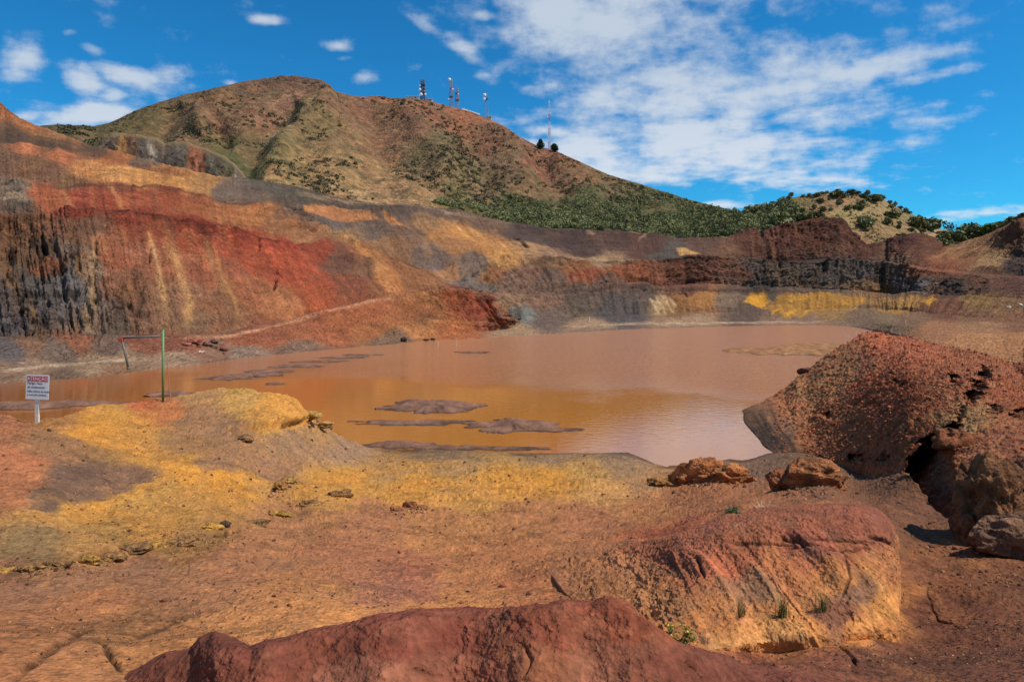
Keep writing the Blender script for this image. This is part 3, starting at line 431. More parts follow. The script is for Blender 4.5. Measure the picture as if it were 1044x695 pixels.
WC = [(0,110,'A0603A'),(30,125,'A5683F'),(60,143,'9A6A45'),(10,135,'5A463A'),(50,150,'5A4A3C'),(90,160,'55463C'),(150,167,'6A5A4C'),(-200,120,'7A553F'),
 (30,152,'B06A48'),(70,160,'A86040'),(90,172,'C08048'),(120,178,'C4894E'),(150,180,'C08548'),(190,186,'B88045'),(208,189,'A87848'),(120,166,'A06038'),(160,176,'A87040'),
 (5,165,'6A5040'),(30,170,'76553F'),(50,180,'705040'),(70,185,'7A583F'),(5,195,'6A6058'),(15,200,'8A7A68'),(10,210,'5A4E48'),
 (45,200,'A85838'),(60,205,'A55838'),(80,198,'9A4630'),(110,200,'98442E'),(140,200,'9A4A30'),(120,189,'7A4030'),(170,200,'94482E'),(200,205,'9A5432'),(230,212,'A0603A'),(260,216,'A86A3E'),(290,230,'9A6440'),(310,242,'9A6846'),
 (80,216,'7A3226'),(140,222,'7E3224'),(200,232,'863424'),(250,243,'963C28'),(285,250,'9A3C2A'),
 (10,227,'704A34'),(40,232,'7A5038'),(60,235,'6A4636'),(90,235,'6A4A3C'),(110,245,'96583A'),(150,240,'8E4630'),(190,245,'94462E'),(230,252,'9C4630'),(270,262,'A8482E'),(300,275,'A8482E'),(330,285,'A04A30'),(350,267,'6E4A3E'),(380,276,'7A5540'),(318,258,'90402C'),
 (10,255,'6A4A36'),(35,258,'5E4838'),(10,280,'504844'),(40,290,'565456'),(70,280,'5A5A5E'),(70,260,'6A5A54'),(50,270,'84503C'),(90,275,'7A6458'),(120,265,'A05A3E'),(145,262,'985A40'),(130,285,'805440'),(150,300,'785442'),(180,300,'8A6048'),(170,270,'96583E'),(215,280,'94503A'),(220,310,'8A5C42'),(250,300,'9A5A3A'),(290,305,'AA6A42'),(320,300,'A8502F'),
 (10,325,'55535A'),(50,320,'56545A'),(90,325,'665A56'),(110,330,'6A5A50'),(150,325,'7A5846'),(200,330,'7A5C46'),(230,334,'80563F'),(70,300,'5C5C62'),(20,305,'524C4C'),
 (10,355,'5C5658'),(30,350,'7A5A46'),(60,357,'6A5A52'),(80,350,'8A5640'),(110,354,'6E5850'),(150,350,'86503E'),(180,350,'86503E'),(200,353,'8E5A44'),(220,357,'806050'),(250,345,'96553A'),(280,343,'96553C'),(300,337,'9A5A3C'),(330,335,'9A5638'),(350,325,'A05A38'),(380,315,'A05A38'),(410,320,'A8643A'),(440,310,'A8643C'),(470,305,'A0502F'),(490,315,'9A4A34'),(505,328,'90503A'),(380,335,'A8663E'),(430,335,'AE7042'),(460,335,'A86038'),
 (0,382,'846A58'),(40,376,'8E7460'),(100,371,'947A62'),(130,367,'8E745E'),(60,386,'705A4C'),(120,378,'86664C'),(180,367,'947A66'),(250,359,'8A7466'),(300,357,'7A6052'),(400,347,'7A5E4C'),(520,339,'A08468'),(600,334,'947A62'),(700,331,'A0846C'),(800,328,'8A6E5C'),(880,328,'806A5A'),
 (300,200,'4E4A44'),(350,209,'4E4642'),(400,214,'544844'),(450,218,'60504A'),(490,225,'70584C'),(300,222,'6A5A54'),(230,195,'6A5C54'),(260,200,'665850'),(270,190,'54504A'),(340,228,'5E5656'),(380,232,'6A5A54'),(420,238,'70584A'),(350,238,'90704E'),(400,252,'8A6448'),(440,228,'94704E'),(450,240,'B07A48'),(475,240,'C4884A'),(500,255,'B87C48'),(460,250,'A07048'),(515,262,'B88850'),
 (440,262,'6E5E5A'),(480,269,'6A5C58'),(460,278,'B07C56'),(478,283,'6C6A6C'),(495,287,'6A6462'),(505,280,'90603F'),(520,285,'7A6054'),(540,280,'7E5C4E'),(520,310,'90705A'),(530,318,'687070'),(550,310,'806252'),(560,322,'6A5C56'),(600,310,'60564F'),(630,318,'545054'),(650,305,'5E524E'),(680,310,'A8906C'),(690,315,'86664C'),(700,305,'90603A'),(722,303,'A06A3E'),(742,304,'6E5C52'),(760,316,'60504A'),(600,300,'62564F'),
 (355,264,'7A4A38'),(370,262,'A86C3E'),(395,270,'8A5A3C'),(420,280,'94603E'),(430,289,'96623E'),(390,286,'9A5E3A'),(360,290,'884A34'),
 (560,270,'806048'),(590,274,'96603F'),(600,282,'965038'),(640,280,'90523A'),(680,276,'84503E'),(720,276,'704840'),(757,279,'6A4A44'),(560,286,'6E5850'),(620,290,'6A5048'),(700,289,'70483C'),
 (560,262,'90705A'),(610,264,'A08468'),(540,258,'A07C58'),(540,240,'4E4242'),(580,245,'4C3E3E'),(600,255,'50403E'),(620,243,'54403C'),(660,250,'583F3A'),(682,257,'54504E'),(720,248,'604840'),(740,255,'70503F'),
 (760,250,'5E3C34'),(790,245,'603A34'),(830,240,'60382F'),(850,235,'5A3832'),(800,260,'5A3A34'),(860,255,'684438'),(880,258,'5C3A32'),(920,248,'563430'),(940,255,'6A4436'),(905,260,'66483A'),
 (765,275,'56504E'),(775,285,'4C4848'),(800,278,'6A6058'),(830,281,'5C5450'),(860,277,'5C5658'),(880,279,'5C565A'),(900,278,'60544E'),(820,299,'6E5C50'),(850,301,'6A5A50'),(880,293,'7A6048'),
 (860,313,'9A7848'),(880,320,'7A6450'),(900,310,'A07844'),(920,312,'A87C40'),(900,301,'80603F'),(930,290,'5A5658'),(945,291,'6C6460'),
 (985,262,'8A5C40'),(960,272,'86523C'),(940,277,'7C5240'),(1000,250,'8A6244'),(1030,238,'7A4E38'),(1010,262,'A08058'),(1040,265,'5A4A44'),(1000,280,'6E4C3C'),(970,291,'4C403C'),(1000,296,'62463A'),(1035,290,'66443A'),(1000,306,'86683A'),(1020,311,'806040'),(960,313,'704838'),(1000,322,'7A563F'),(930,325,'7E6248'),(900,330,'86705A'),(1040,325,'805840'),
 (950,339,'A06E4C'),(1000,343,'B07C50'),(1040,352,'AC764A'),(980,352,'B07A4E'),(1000,331,'98704E'),(1200,300,'805840'),(1200,350,'94623F')]
sc = np.clip(Y/150, .5, 1.4)
wu = Uf+5*fbm(X*.08, Y*.08, Z*.08, 6, gain=.65)+1.2*Z*0; wv = Vf+1.6*fbm(X*.10+5, Y*.10, Z*.10, 6, gain=.65)
col = idw(wu, wv, WC, 1.9, 1.0, 2.4, True)
str1 = fbm(Uf*.010+2, Tf*7+.02*fbm(X*.1, Y*.1, Z*.1, 3), 3, 4, gain=.65); str2 = fbm(Uf*.006+9, Tf*16, 6, 3, gain=.7)
col *= (1+(.12*str1+.06*str2)*(Tf < 7.2))[..., None]; col += (hx('4A3630')-col)*(sstep(.28, .5, str1)*.14*(Tf < 6))[..., None]; col += (hx('B87848')-col)*(sstep(.30, .55, -str1)*.10*(Tf < 6))[..., None]
su = Uf+2.0*fbm(X*.25, Y*.25, Z*.25, 3); sv = Vf+1.2*fbm(X*.2, Y*.2, Z*.2, 3)
brk = np.clip(.75+.8*fbm(az*.6, Z*.12, 4, 3), .2, 1)
for pts, h, a, soft in [([(308,210),(340,211),(372,217),(386,224),(350,222.5),(310,217)], 'BC7A4C', .95, 1.2),([(388,221),(402,224),(416,232),(398,230)], 'C07A45', .9, 1.2),([(757,308),(766,296),(780,296),(787,303),(778,311)], 'CC9228', 1, 1.5),([(776,313),(790,303),(797,297.5),(850,298.5),(880,304),(879,312),(840,318),(800,324)], 'B07E30', .9, 1.5),([(689,254),(700,254),(715,261),(708,265),(694,262)], 'C8985A', .95, 1.2),([(940,307),(950,305),(957,309),(948,314),(940,312)], 'C8942C', .95, 1.2),([(878,303),(883,304),(882,309),(877,309)], 'C88C26', .9, .8),([(-60,124),(0,128),(40,140),(75,151),(112,160),(104,161.5),(22,149),(-60,146)], '4C3E34', .85, 2),([(22,148),(104,160),(110,168),(45,166)], 'B46844', .5, 3),([(448,224),(475,230),(500,245),(530,268),(500,262),(478,250),(455,238)], 'C88A4A', .55, 3),([(495,262),(512,262),(530,269),(510,268)], 'C88C48', .7, 1.5),([(728,298),(732,298),(727,311),(703,309),(703,301),(716,294)], 'A8743C', .6, 1.2),([(748,297),(752,297),(752,313),(728,312),(728,297)], '84705E', .6, 1),([(620,302),(640,300),(665,322),(600,322)], '525058', .5, 3),([(690,296),(712,316),(690,322),(672,318),(680,300)], '8E6238', .5, 2),([(900,300),(918,295),(925,300),(912,308)], '5E5A60', .6, 2),([(926,288),(944,282),(960,290),(950,298),(930,300)], '64606A', .6, 2)]:
    col += (hx(h)-col)*(poly_mask(su, sv, pts, soft)*a*np.clip(.7+.9*brk, 0, 1))[..., None]
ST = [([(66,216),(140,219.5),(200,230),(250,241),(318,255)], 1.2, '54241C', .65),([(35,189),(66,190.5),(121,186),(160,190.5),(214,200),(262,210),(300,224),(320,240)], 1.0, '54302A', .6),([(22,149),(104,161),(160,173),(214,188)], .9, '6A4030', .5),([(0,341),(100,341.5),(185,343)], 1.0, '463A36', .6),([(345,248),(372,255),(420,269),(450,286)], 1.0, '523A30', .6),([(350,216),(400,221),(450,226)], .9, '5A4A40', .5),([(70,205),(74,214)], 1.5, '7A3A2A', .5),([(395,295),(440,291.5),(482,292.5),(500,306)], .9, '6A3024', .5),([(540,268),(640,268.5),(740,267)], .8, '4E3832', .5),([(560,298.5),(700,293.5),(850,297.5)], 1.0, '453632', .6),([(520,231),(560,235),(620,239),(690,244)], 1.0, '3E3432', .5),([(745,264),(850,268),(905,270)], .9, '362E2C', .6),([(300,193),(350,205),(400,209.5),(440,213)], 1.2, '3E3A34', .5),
([(97,238),(97,262),(93,300),(88,338)], 4.5, 'C8A270', .9),([(150,238),(158,260),(164,290),(172,325)], 3, 'C89C62', .85),([(166,238),(180,272),(193,305),(190,332)], 5, 'C8985C', .9),([(208,248),(222,282),(246,325)], 6, 'BE8C52', .8),([(162,290),(168,310),(172,338)], 9, 'A87C50', .6),([(110,184),(118,198),(128,215)], 3, 'C88A50', .8),([(62,193),(70,205),(80,215)], 2.5, 'C08050', .7),([(92,190),(96,213)], 3, 'B06840', .6),([(362,251),(383,275),(408,299)], 4.5, 'C8864A', .9),([(374,253),(396,277),(410,294)], 3, 'B87438', .8),([(184,344),(240,341),(290,327),(345,311),(380,304),(408,299)], 1.8, 'C48C6C', .85),([(0,379),(10,377),(70,371),(100,369),(140,366)], 1.4, 'C8B49C', .7),([(300,195),(350,206),(400,210),(440,214),(500,225)], 1.0, 'A89068', .7),([(270,214),(290,219),(302,228),(312,240)], 2.5, 'B8743F', .6),([(340,246),(360,250),(366,256)], 2.5, 'C08848', .7),([(462,228),(490,250),(510,262)], 2, 'D8A060', .6),([(475,230),(505,250),(525,264)], 1.6, 'D8A060', .5),([(430,253),(440,262)], 3, 'B88050', .5),([(560,262),(620,264),(650,266)], 1.6, 'A88C6C', .7),([(570,333),(650,330),(760,329),(850,328)], 1.0, 'C8AE90', .7),([(560,339),(700,333),(800,331)], .8, '6A5A54', .6),
  ([(662,305),(672,320)], 1.5, 'CDB894', .8),([(670,302),(680,321)], 1.5, 'CDB894', .8),([(676,300),(688,318)], 1.4, 'C8B08C', .8),([(682,300),(690,312)], 1.2, 'C8B08C', .8),([(785,322),(800,310)], 2, 'D09A30', .9),([(800,325),(816,311)], 2, 'D09A30', .9),([(815,325),(830,312)], 1.8, 'CE9832', .8),([(800,304),(850,302)], 2.2, 'C89030', .7),([(395,292),(440,300),(460,335)], 4, 'B87440', .5),([(430,300),(455,335)], 3, 'BC7A48', .5),([(470,297),(498,318)], 6, '964230', .5),([(745,245),(752,250),(742,260)], 2.5, 'A87850', .7),([(560,302),(640,300),(700,298)], .9, '4A3C38', .6),([(560,296),(640,297)], .8, '4A3C38', .5),([(640,238),(660,240),(650,246)], 1.2, 'A08468', .7),([(596,236),(606,240)], 1, 'B09070', .7),([(636,262),(645,270)], 1.2, '5C5C60', .8),
  ([(965,262),(985,256),(1005,243)], 2, 'A8804E', .7),([(1000,242),(1030,228),(1044,222)], 2, 'A07A4C', .6),([(945,268),(975,252),(1000,240)], 1.6, 'B08A58', .6),([(985,275),(1012,262)], 2.2, 'A8845C', .8),([(1005,268),(1020,256)], 1.8, 'A8845C', .7),([(995,258),(1010,248)], 1.5, 'A88060', .6),([(950,278),(976,262)], 4, '8C5034', .6),([(925,286),(950,270)], 4, '88503A', .6),([(1020,268),(1050,258)], 4, '54464A', .7),([(880,304),(960,304),(1020,305)], .8, '4A3E3A', .6),([(770,294),(830,293),(880,296)], .8, '3E3432', .6),([(780,266),(850,267),(905,268)], .9, '3A3230', .7),([(905,266),(935,265)], 1, '988068', .6)]
for pts, w, h, a in ST:  # thin dark strokes along bench toes paint in the shadow lines
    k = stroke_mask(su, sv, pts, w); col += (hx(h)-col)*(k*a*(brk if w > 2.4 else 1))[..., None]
fc2 = np.maximum(face*np.interp(Uf, [0, 520, 600, 1000], [1, .9, .55, .5]), np.interp(Uf, [0, 480, 580, 1000], [.42, .42, .2, .2])*sstep(1.5, 4, Z))*(1-.8*poly_mask(Uf, Vf, [(180,350),(300,326),(395,297),(440,291),(485,291),(515,330),(515,345),(300,362),(180,366)], 3)); v1 = fbm(dq*.16, Vf*.018, 4, 5, gain=.65); col *= (1+.24*v1*fc2*(Tf < 7.5))[..., None]; v1b = sstep(.12, .5, fbm(dq*.07+9, Vf*.010, 14, 4, gain=.6)); col += (hx('B88054')-col)*(v1b*.30*fc2*(Tf < 7))[..., None]; v1c = sstep(.15, .5, fbm(dq*.09+29, Vf*.012, 24, 4, gain=.6)); col += (hx('4E3830')-col)*(v1c*.34*fc2*(Tf < 7))[..., None]                       # stains running down the faces
v2 = fbm(az*.03, Z*.9+az*.05, 7, 4, gain=.6); col *= (1+.18*v2*face)[..., None]              # bedding
v3 = fbm(X*.35, Y*.35, Z*.35, 5, gain=.65); col *= (1+.12*v3)[..., None]
cv_ = sstep(.5, 1.0, ridged(az*.22, Z*.5, Y*.1, 5, gain=.62)-.45)*sstep(-.15, .35, fbm(X*.05, Y*.05, 77, 3)); col *= (1-.30*cv_*face)[..., None]; G = G-Nn*(.55*cv_*face)[..., None]  # ridged crevices: shade put into the wall colour, plus a shallow cut
v4 = fbm(X*1.0, Y*1.0, Z*1.4, 4, gain=.75); col *= (1+.10*v4)[..., None]
hs = fbm(X*.09, Y*.09, Z*.09, 4); col += (hx('A8683E')-col)*(sstep(.15, .6, hs)*.12*face)[..., None]; col += (hx('5E5452')-col)*(sstep(.15, .6, -hs)*.16*face)[..., None]
ock = blk*sstep(.25, .6, fbm(az*.25, Z*.15, 5, 4)); col += (hx('8A6038')-col)*(ock*.55)[..., None]; dkk = blk*sstep(.2, .6, fbm(az*.6, Z*.5, 15, 4)); col *= (1-.5*dkk)[..., None]
col *= (1-.6*gul)[..., None]  # gullies darkened in colour, painting the shade of their depth
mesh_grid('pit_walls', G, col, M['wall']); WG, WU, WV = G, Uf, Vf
def at_wall(u, v):
    i = int(np.argmin(np.abs(uw-u))); j = 10+int(np.argmin(np.abs(WV[10:, i]-v))); return WG[j, i]

# ------------------------------------------------------------------ MOUNTAIN
SKY = [(-400,190),(-100,140),(0,132),(60,127),(75,128),(95,129),(112,125),(130,117),(150,108),(190,96),(215,91),(232,87),(255,82),(270,79.5),(290,77),(302,77),(318,79.5),(328,82),(336,86),(342,93),(356,97),(370,99),(385,97.5),(400,100),(425,101),(440,104),(465,110),(480,114),(500,122),(515,129),(530,140),(550,150),(565,153),(580,160),(600,169),(620,178),(640,184),(660,190),(680,196),(700,203),(720,208),(740,214),(770,217),(850,232),(950,243),(1350,250)]
SKYY = [(-400,470),(0,480),(100,520),(190,560),(300,600),(342,600),(400,620),(460,640),(500,650),(550,640),(620,600),(700,540),(770,480),(850,450),(1350,450)]
BOT = [(-400,175),(0,175),(100,172),(160,180),(220,195),(260,198),(300,204),(350,215),(440,223),(520,238),(560,242),(620,247),(690,252),(770,250),(850,262),(960,262),(1350,270)]
BOTY = [(-400,300),(0,300),(250,300),(350,312),(440,322),(520,328),(620,334),(700,338),(770,336),(960,340),(1350,330)]
um = np.concatenate([np.arange(-400, -30, 5), np.arange(-30, 800, 1.0), np.arange(800, 1350, 5)]); nv = 260; t = np.linspace(0, 1, nv)[:, None]
a, Ya, b, Yb = pline(SKY, um)[None], pline(SKYY, um, 1)[None], pline(BOT, um)[None], pline(BOTY, um)[None]
k = 6; a = np.convolve(np.pad(a[0], 1, mode='edge'), [.25,.5,.25], 'valid')[None]
Vf = a+(b-a)*t; Yf = Ya+(Yb-Ya)*(t**.9); Uf = np.repeat(um[None], nv, 0)
G = np.stack([(Uf-U0)/F*Yf, Yf, CZ-(Vf-V0)/F*Yf], -1); G, Uf, Vf = backside(G, Uf, Vf, 16, 260, 90, 1.5)
X, Y, Z = G[..., 0], G[..., 1], G[..., 2]; Nn = grid_normals(G); hA = Uf+5*fbm(X*.02, Y*.02, 3, 2); hB = Vf+3*fbm(X*.02, Y*.02, 8, 2); relief = sstep(0, .12, np.concatenate([np.zeros((16, 1)), t]))*1.0
d = np.zeros_like(X)
for pts, w, h in [([(342,98),(318,112),(295,138),(268,182)], 13, 7),([(305,108),(285,122),(268,140),(250,165),(238,190)], 16, -8),([(232,92),(212,112),(200,135)], 12, 8),([(205,110),(222,130),(240,150)], 9, -6),([(182,105),(165,130),(150,150)], 12, -6),([(400,104),(425,130),(445,160),(462,195)], 12, 8),([(372,102),(385,140),(400,180)], 14, -6),([(500,126),(520,155),(545,195)], 11, 7),([(470,115),(485,150),(505,195)], 12, -7),([(560,158),(590,185),(610,210)], 12, 4),([(545,155),(565,185),(580,205)], 10, -5),([(320,112),(345,125),(372,150)], 10, 5),([(330,135),(345,170),(350,195)], 16, 4)]:
    d += stroke_mask(hA, hB, pts, w)*h
d *= relief
d += relief*(3.0*ridged(X*.012, Y*.012, 2, 4)-2.6)+(.3+.7*relief)*(1.2*fbm(X*.05, Y*.05, Z*.05, 4)+.7*ridged(X*.12, Y*.12, Z*.12, 3)-.6)
rocky = sstep(.05, .45, fbm(X*.03+4, Y*.03, Z*.03, 3))*sstep(.9, .3, (Vf-pline(SKY, um)[None])/80); d += relief*rocky*1.6*cells(X*.06, Y*.06, Z*.09)
top_rock = stroke_mask(Uf, Vf, [(262,84),(290,80),(318,83),(338,94)], 6); d += top_rock*2.5*cells(X*.09, Y*.09, Z*.12)
G = G+Nn*d[..., None]
MC = [(60,135,'4E4C2E'),(100,132,'4A4C2C'),(120,125,'5A5434'),(150,115,'5E5434'),(180,105,'685438'),(130,140,'5A5232'),(85,145,'6A5C40'),(220,100,'6E563A'),(250,95,'74563E'),(200,125,'70583E'),(230,118,'7A5A42'),(270,85,'705440'),(300,82,'6A4E3C'),(330,90,'6E5240'),(285,100,'80604A'),(270,115,'7A5A44'),(255,140,'66583A'),(225,145,'5E5A34'),(240,165,'4C5230'),(250,178,'4C5230'),(205,150,'645A38'),(180,140,'6C583C'),(290,130,'78684A'),(275,160,'76683E'),(285,180,'8A7448'),(305,120,'74603F'),(330,110,'725840'),(320,135,'70603E'),(345,150,'7C6644'),(330,170,'846C46'),(370,170,'8A6E48'),(400,190,'947450'),(350,190,'90744C'),(440,200,'8A6E48'),(380,130,'7A5A42'),(400,115,'80583F'),(420,130,'785640'),(370,110,'7A5640'),(450,115,'845640'),(470,120,'86563C'),(430,160,'6A5A3E'),(460,150,'64583C'),(480,170,'645A3C'),(500,145,'7A5640'),(520,165,'6E5840'),(545,165,'7E5640'),(560,165,'825640'),(540,190,'6A5A3C'),(500,190,'705C40'),(580,180,'76583E'),(600,185,'705A3A'),(620,190,'66583A'),(650,200,'5A5634'),(470,205,'5E5C36'),(520,210,'4E5630'),(580,215,'485430'),(640,220,'465230'),(700,225,'465230'),(740,225,'485430')]
wu = Uf+14*fbm(X*.02, Y*.02, Z*.02, 4); wv = Vf+9*fbm(X*.024+5, Y*.024, Z*.024, 4)
col = idw(wu, wv, MC, 1.4, 1.0, 2.2)
for pts, w, h, a2 in [([(336,102),(312,118),(292,140),(275,168)], 3.5, '8C8250', .6),([(240,172),(248,150)], 10, '485030', .5),([(288,122),(300,118)], 4, '4A4438', .5),([(270,182),(320,196),(400,206),(470,212),(520,224)], 1.8, 'A88C60', .7),([(430,145),(440,170)], 8, '5A5438', .4),([(278,165),(282,180)], 1.5, '7A7264', .6),([(385,100),(470,112),(510,128)], 3, '9A5A3C', .5),([(550,155),(600,172)], 3, '8E563C', .5)]:
    col += (hx(h)-col)*(stroke_mask(wu, wv, pts, w)*a2)[..., None]
m1 = fbm(X*.045, Y*.045, Z*.045, 5, gain=.65); col += (hx('8E5A42')-col)*(sstep(.1, .6, m1)*.22)[..., None]; col += (hx('5A5238')-col)*(sstep(.1, .55, -m1)*.45)[..., None]
col += (hx('6A625A')-col)*(rocky*sstep(.0, .4, fbm(X*.1, Y*.1, Z*.1, 4))*.4)[..., None]; col += (hx('463C34')-col)*(top_rock*.45)[..., None]
m2 = fbm(X*.16, Y*.16, Z*.16, 4, gain=.7); col *= (1+.24*m2)[..., None]
mesh_grid('mountain', G, col, M['hill']); MG, MU, MV = G, Uf, Vf
def at_mtn(u, v):
    i = int(np.argmin(np.abs(um-u))); j = 16+int(np.argmin(np.abs(MV[16:, i]-v))); return MG[j, i]

# ------------------------------------------------------------------ LOW HILL to the right
HS = [(680,240),(710,226),(735,219),(760,214.5),(780,210.5),(800,204.5),(812,202),(825,199),(840,197.5),(855,196.5),(870,197.5),(885,200),(900,204),(915,211),(930,218),(945,227),(960,235),(975,238.5),(990,238),(1005,234),(1020,229),(1044,219),(1350,180)]
uh = np.concatenate([np.arange(680, 1070, 1.0), np.arange(1070, 1350, 6)]); nv = 110; t = np.linspace(0, 1, nv)[:, None]
a = pline(HS, uh)[None]; b = np.full_like(a, 262); b[0] = np.interp(uh, [680,740,850,880,960,1044,1350], [262,258,250,262,265,250,262])
Vf = a+(b-a)*t; Yf = 395-72*t**.8+0*a; Yf = Yf-np.interp(uh, [680,1000,1044,1350], [0,20,80,100])[None]*(1-.2*t); Uf = np.repeat(uh[None], nv, 0)
G = np.stack([(Uf-U0)/F*Yf, Yf, CZ-(Vf-V0)/F*Yf], -1); G, Uf, Vf = backside(G, Uf, Vf, 12, 120, 45, 1.5)
X, Y, Z = G[..., 0], G[..., 1], G[..., 2]; Nn = grid_normals(G)
d = 1.0*ridged(X*.03, Y*.03, 2, 3)-.9+.8*fbm(X*.1, Y*.1, Z*.1, 4); G = G+Nn*d[..., None]
HC = [(720,235,'4A5430'),(780,222,'545632'),(820,208,'6E6238'),(800,230,'58583A'),(840,200,'8A6C48'),(835,212,'8E6A4C'),(860,205,'96704C'),(870,215,'9A8456'),(880,200,'806848'),(900,212,'907A50'),(885,235,'94744C'),(905,230,'907448'),(925,232,'967A50'),(900,245,'98744C'),(860,222,'94804E'),(945,242,'A88E68'),(965,250,'7A6A48'),(930,225,'7A7048'),(990,245,'66603C'),(1044,228,'58583A')]
wu = Uf+7*fbm(X*.05, Y*.05, 2, 4); wv = Vf+4*fbm(X*.05, Y*.05, 7, 4)
col = idw(wu, wv, HC, 1.4, 1.0, 2.3); m1 = fbm(X*.12, Y*.12, Z*.12, 4, gain=.65); col += (hx('6A6A40')-col)*(sstep(.05, .5, m1)*.4)[..., None]; col += (hx('A4865A')-col)*(sstep(.1, .5, -m1)*.35)[..., None]
for vv in (228, 236, 244): col *= (1-.14*stroke_mask(Uf, Vf+2*fbm(X*.05, Y*.05, 1, 2), [(875,vv-2),(960,vv+3)], 1.4))[..., None]
mesh_grid('dry_hill', G, col, M['hill']); HG, HU, HV = G, Uf, Vf
def at_hill(u, v):
    i = int(np.argmin(np.abs(uh-u))); j = 12+int(np.argmin(np.abs(HV[12:, i]-v))); return HG[j, i]

# ------------------------------------------------------------------ ROCK CLIFF on the flank of the mountain
CS = [(84,156),(96,150),(104,139),(112,135.5),(135,136.5),(160,141),(168,146),(178,143.5),(190,145),(210,151),(230,160),(240,168),(248,177),(256,187),(262,192)]
CB = [(84,158),(96,160),(130,170),(160,178),(220,194),(262,199)]
uo = np.arange(84, 262, .8); nv = 90; t = np.linspace(0, 1, nv)[:, None]
a, b = pline(CS, uo)[None], pline(CB, uo)[None]; Vf = a+(b-a)*t; Yf = 300-30*t+0*a; Uf = np.repeat(uo[None], nv, 0)
G = np.stack([(Uf-U0)/F*Yf, Yf, CZ-(Vf-V0)/F*Yf], -1); G, Uf, Vf = backside(G, Uf, Vf, 12, 60, 8, 1.2)
X, Y, Z = G[..., 0], G[..., 1], G[..., 2]; Nn = grid_normals(G); az = np.arctan2(X, Y)*200
dn = np.clip((Vf-pline(CS, uo)[None])/12, 0, 1); d = dn*(1.8*cells(az*.12+.6*fbm(X*.05, Z*.1, 1, 2), Z*.10, 3)+1.4*ridged(az*.2, Z*.16, 1, 5, gain=.6)-1.4)+.5*fbm(X*.2, Y*.2, Z*.2, 3); G = G+Nn*d[..., None]
CC = [(100,155,'5C5040'),(115,150,'5A5044'),(125,152,'8A6438'),(132,153,'5A4434'),(112,158,'6E6258'),(145,160,'4E4A46'),(155,163,'80786E'),(165,150,'5A5044'),(175,165,'4C4844'),(185,160,'5A5650'),(196,165,'8E5840'),(202,170,'80503C'),(215,170,'4E4A42'),(230,175,'54503E'),(245,182,'6E665A'),(160,170,'5A5450')]
col = idw(Uf+3*noise(X*.1, Y*.1, 1), Vf+3*noise(X*.1, Z*.1, 5), CC, .8, 1.6, 2.3)
gt = np.exp(-((Vf-pline(CS, uo)[None])/3.0)**2); col += (hx('8C7A54')-col)*(gt*.85)[..., None]; col *= (1+.4*fbm(az*.5, Z*.12, 4, 4, gain=.65)*dn)[..., None]
mesh_grid('rock_cliff', G, col, M['wall'])

# ------------------------------------------------------------------ BASE SHEET, POND, MUD FLATS
def quad_sheet(name, x0, x1, y0, y1, z, nx, ny, mat, kind='structure'):
    xs = np.linspace(x0, x1, nx); ys = np.linspace(y0, y1, ny); Xg, Yg = np.meshgrid(xs, ys); G = np.stack([Xg, Yg, np.full_like(Xg, z)], -1)
    return mesh_grid(name, G, np.ones(G.shape)*hx('7A5840'), mat, kind)
quad_sheet('ground', -6000, 6000, -3000, 9000, -6, 30, 30, M['wall'])
m, nt, b = nodemat('muddy_water'); N = nt.nodes; L = nt.links
g = N.new('ShaderNodeNewGeometry'); sep = N.new('ShaderNodeSeparateXYZ'); L.new(g.outputs['Position'], sep.inputs[0])
nw = N.new('ShaderNodeTexNoise'); nw.inputs['Scale'].default_value = .05; nw.inputs['Detail'].default_value = 3; L.new(g.outputs['Position'], nw.inputs['Vector'])
# wind ruffles the far and right water, the near left stays calm
ad = N.new('ShaderNodeMath'); ad.operation = 'MULTIPLY_ADD'; L.new(sep.outputs['X'], ad.inputs[0]); ad.inputs[1].default_value = .38; L.new(sep.outputs['Y'], ad.inputs[2])
ad2 = N.new('ShaderNodeMath'); ad2.operation = 'MULTIPLY_ADD'; L.new(nw.outputs['Fac'], ad2.inputs[0]); ad2.inputs[1].default_value = 40; L.new(ad.outputs[0], ad2.inputs[2])
ruf = N.new('ShaderNodeMapRange'); ruf.interpolation_type = 'SMOOTHSTEP'; L.new(ad2.outputs[0], ruf.inputs[0]); ruf.inputs[1].default_value = 82; ruf.inputs[2].default_value = 108
wv_ = N.new('ShaderNodeTexNoise'); wv_.inputs['Scale'].default_value = 1.1; wv_.inputs['Detail'].default_value = 3; wv_.inputs['Roughness'].default_value = .6
mp = N.new('ShaderNodeMapping'); mp.inputs['Scale'].default_value = (1, 1.9, 1); L.new(g.outputs['Position'], mp.inputs[0]); L.new(mp.outputs[0], wv_.inputs['Vector'])
bd = N.new('ShaderNodeMapRange'); L.new(ruf.outputs[0], bd.inputs[0]); bd.inputs[3].default_value = .012; bd.inputs[4].default_value = .45
bp = N.new('ShaderNodeBump'); L.new(wv_.outputs['Fac'], bp.inputs['Height']); L.new(bd.outputs[0], bp.inputs['Distance']); bp.inputs['Strength'].default_value = 1; L.new(bp.outputs[0], b.inputs['Normal'])
rg = N.new('ShaderNodeMapRange'); L.new(ruf.outputs[0], rg.inputs[0]); rg.inputs[3].default_value = .02; rg.inputs[4].default_value = .16; L.new(rg.outputs[0], b.inputs['Roughness'])
n3 = N.new('ShaderNodeTexNoise'); n3.inputs['Scale'].default_value = .025; n3.inputs['Detail'].default_value = 4; L.new(g.outputs['Position'], n3.inputs['Vector'])
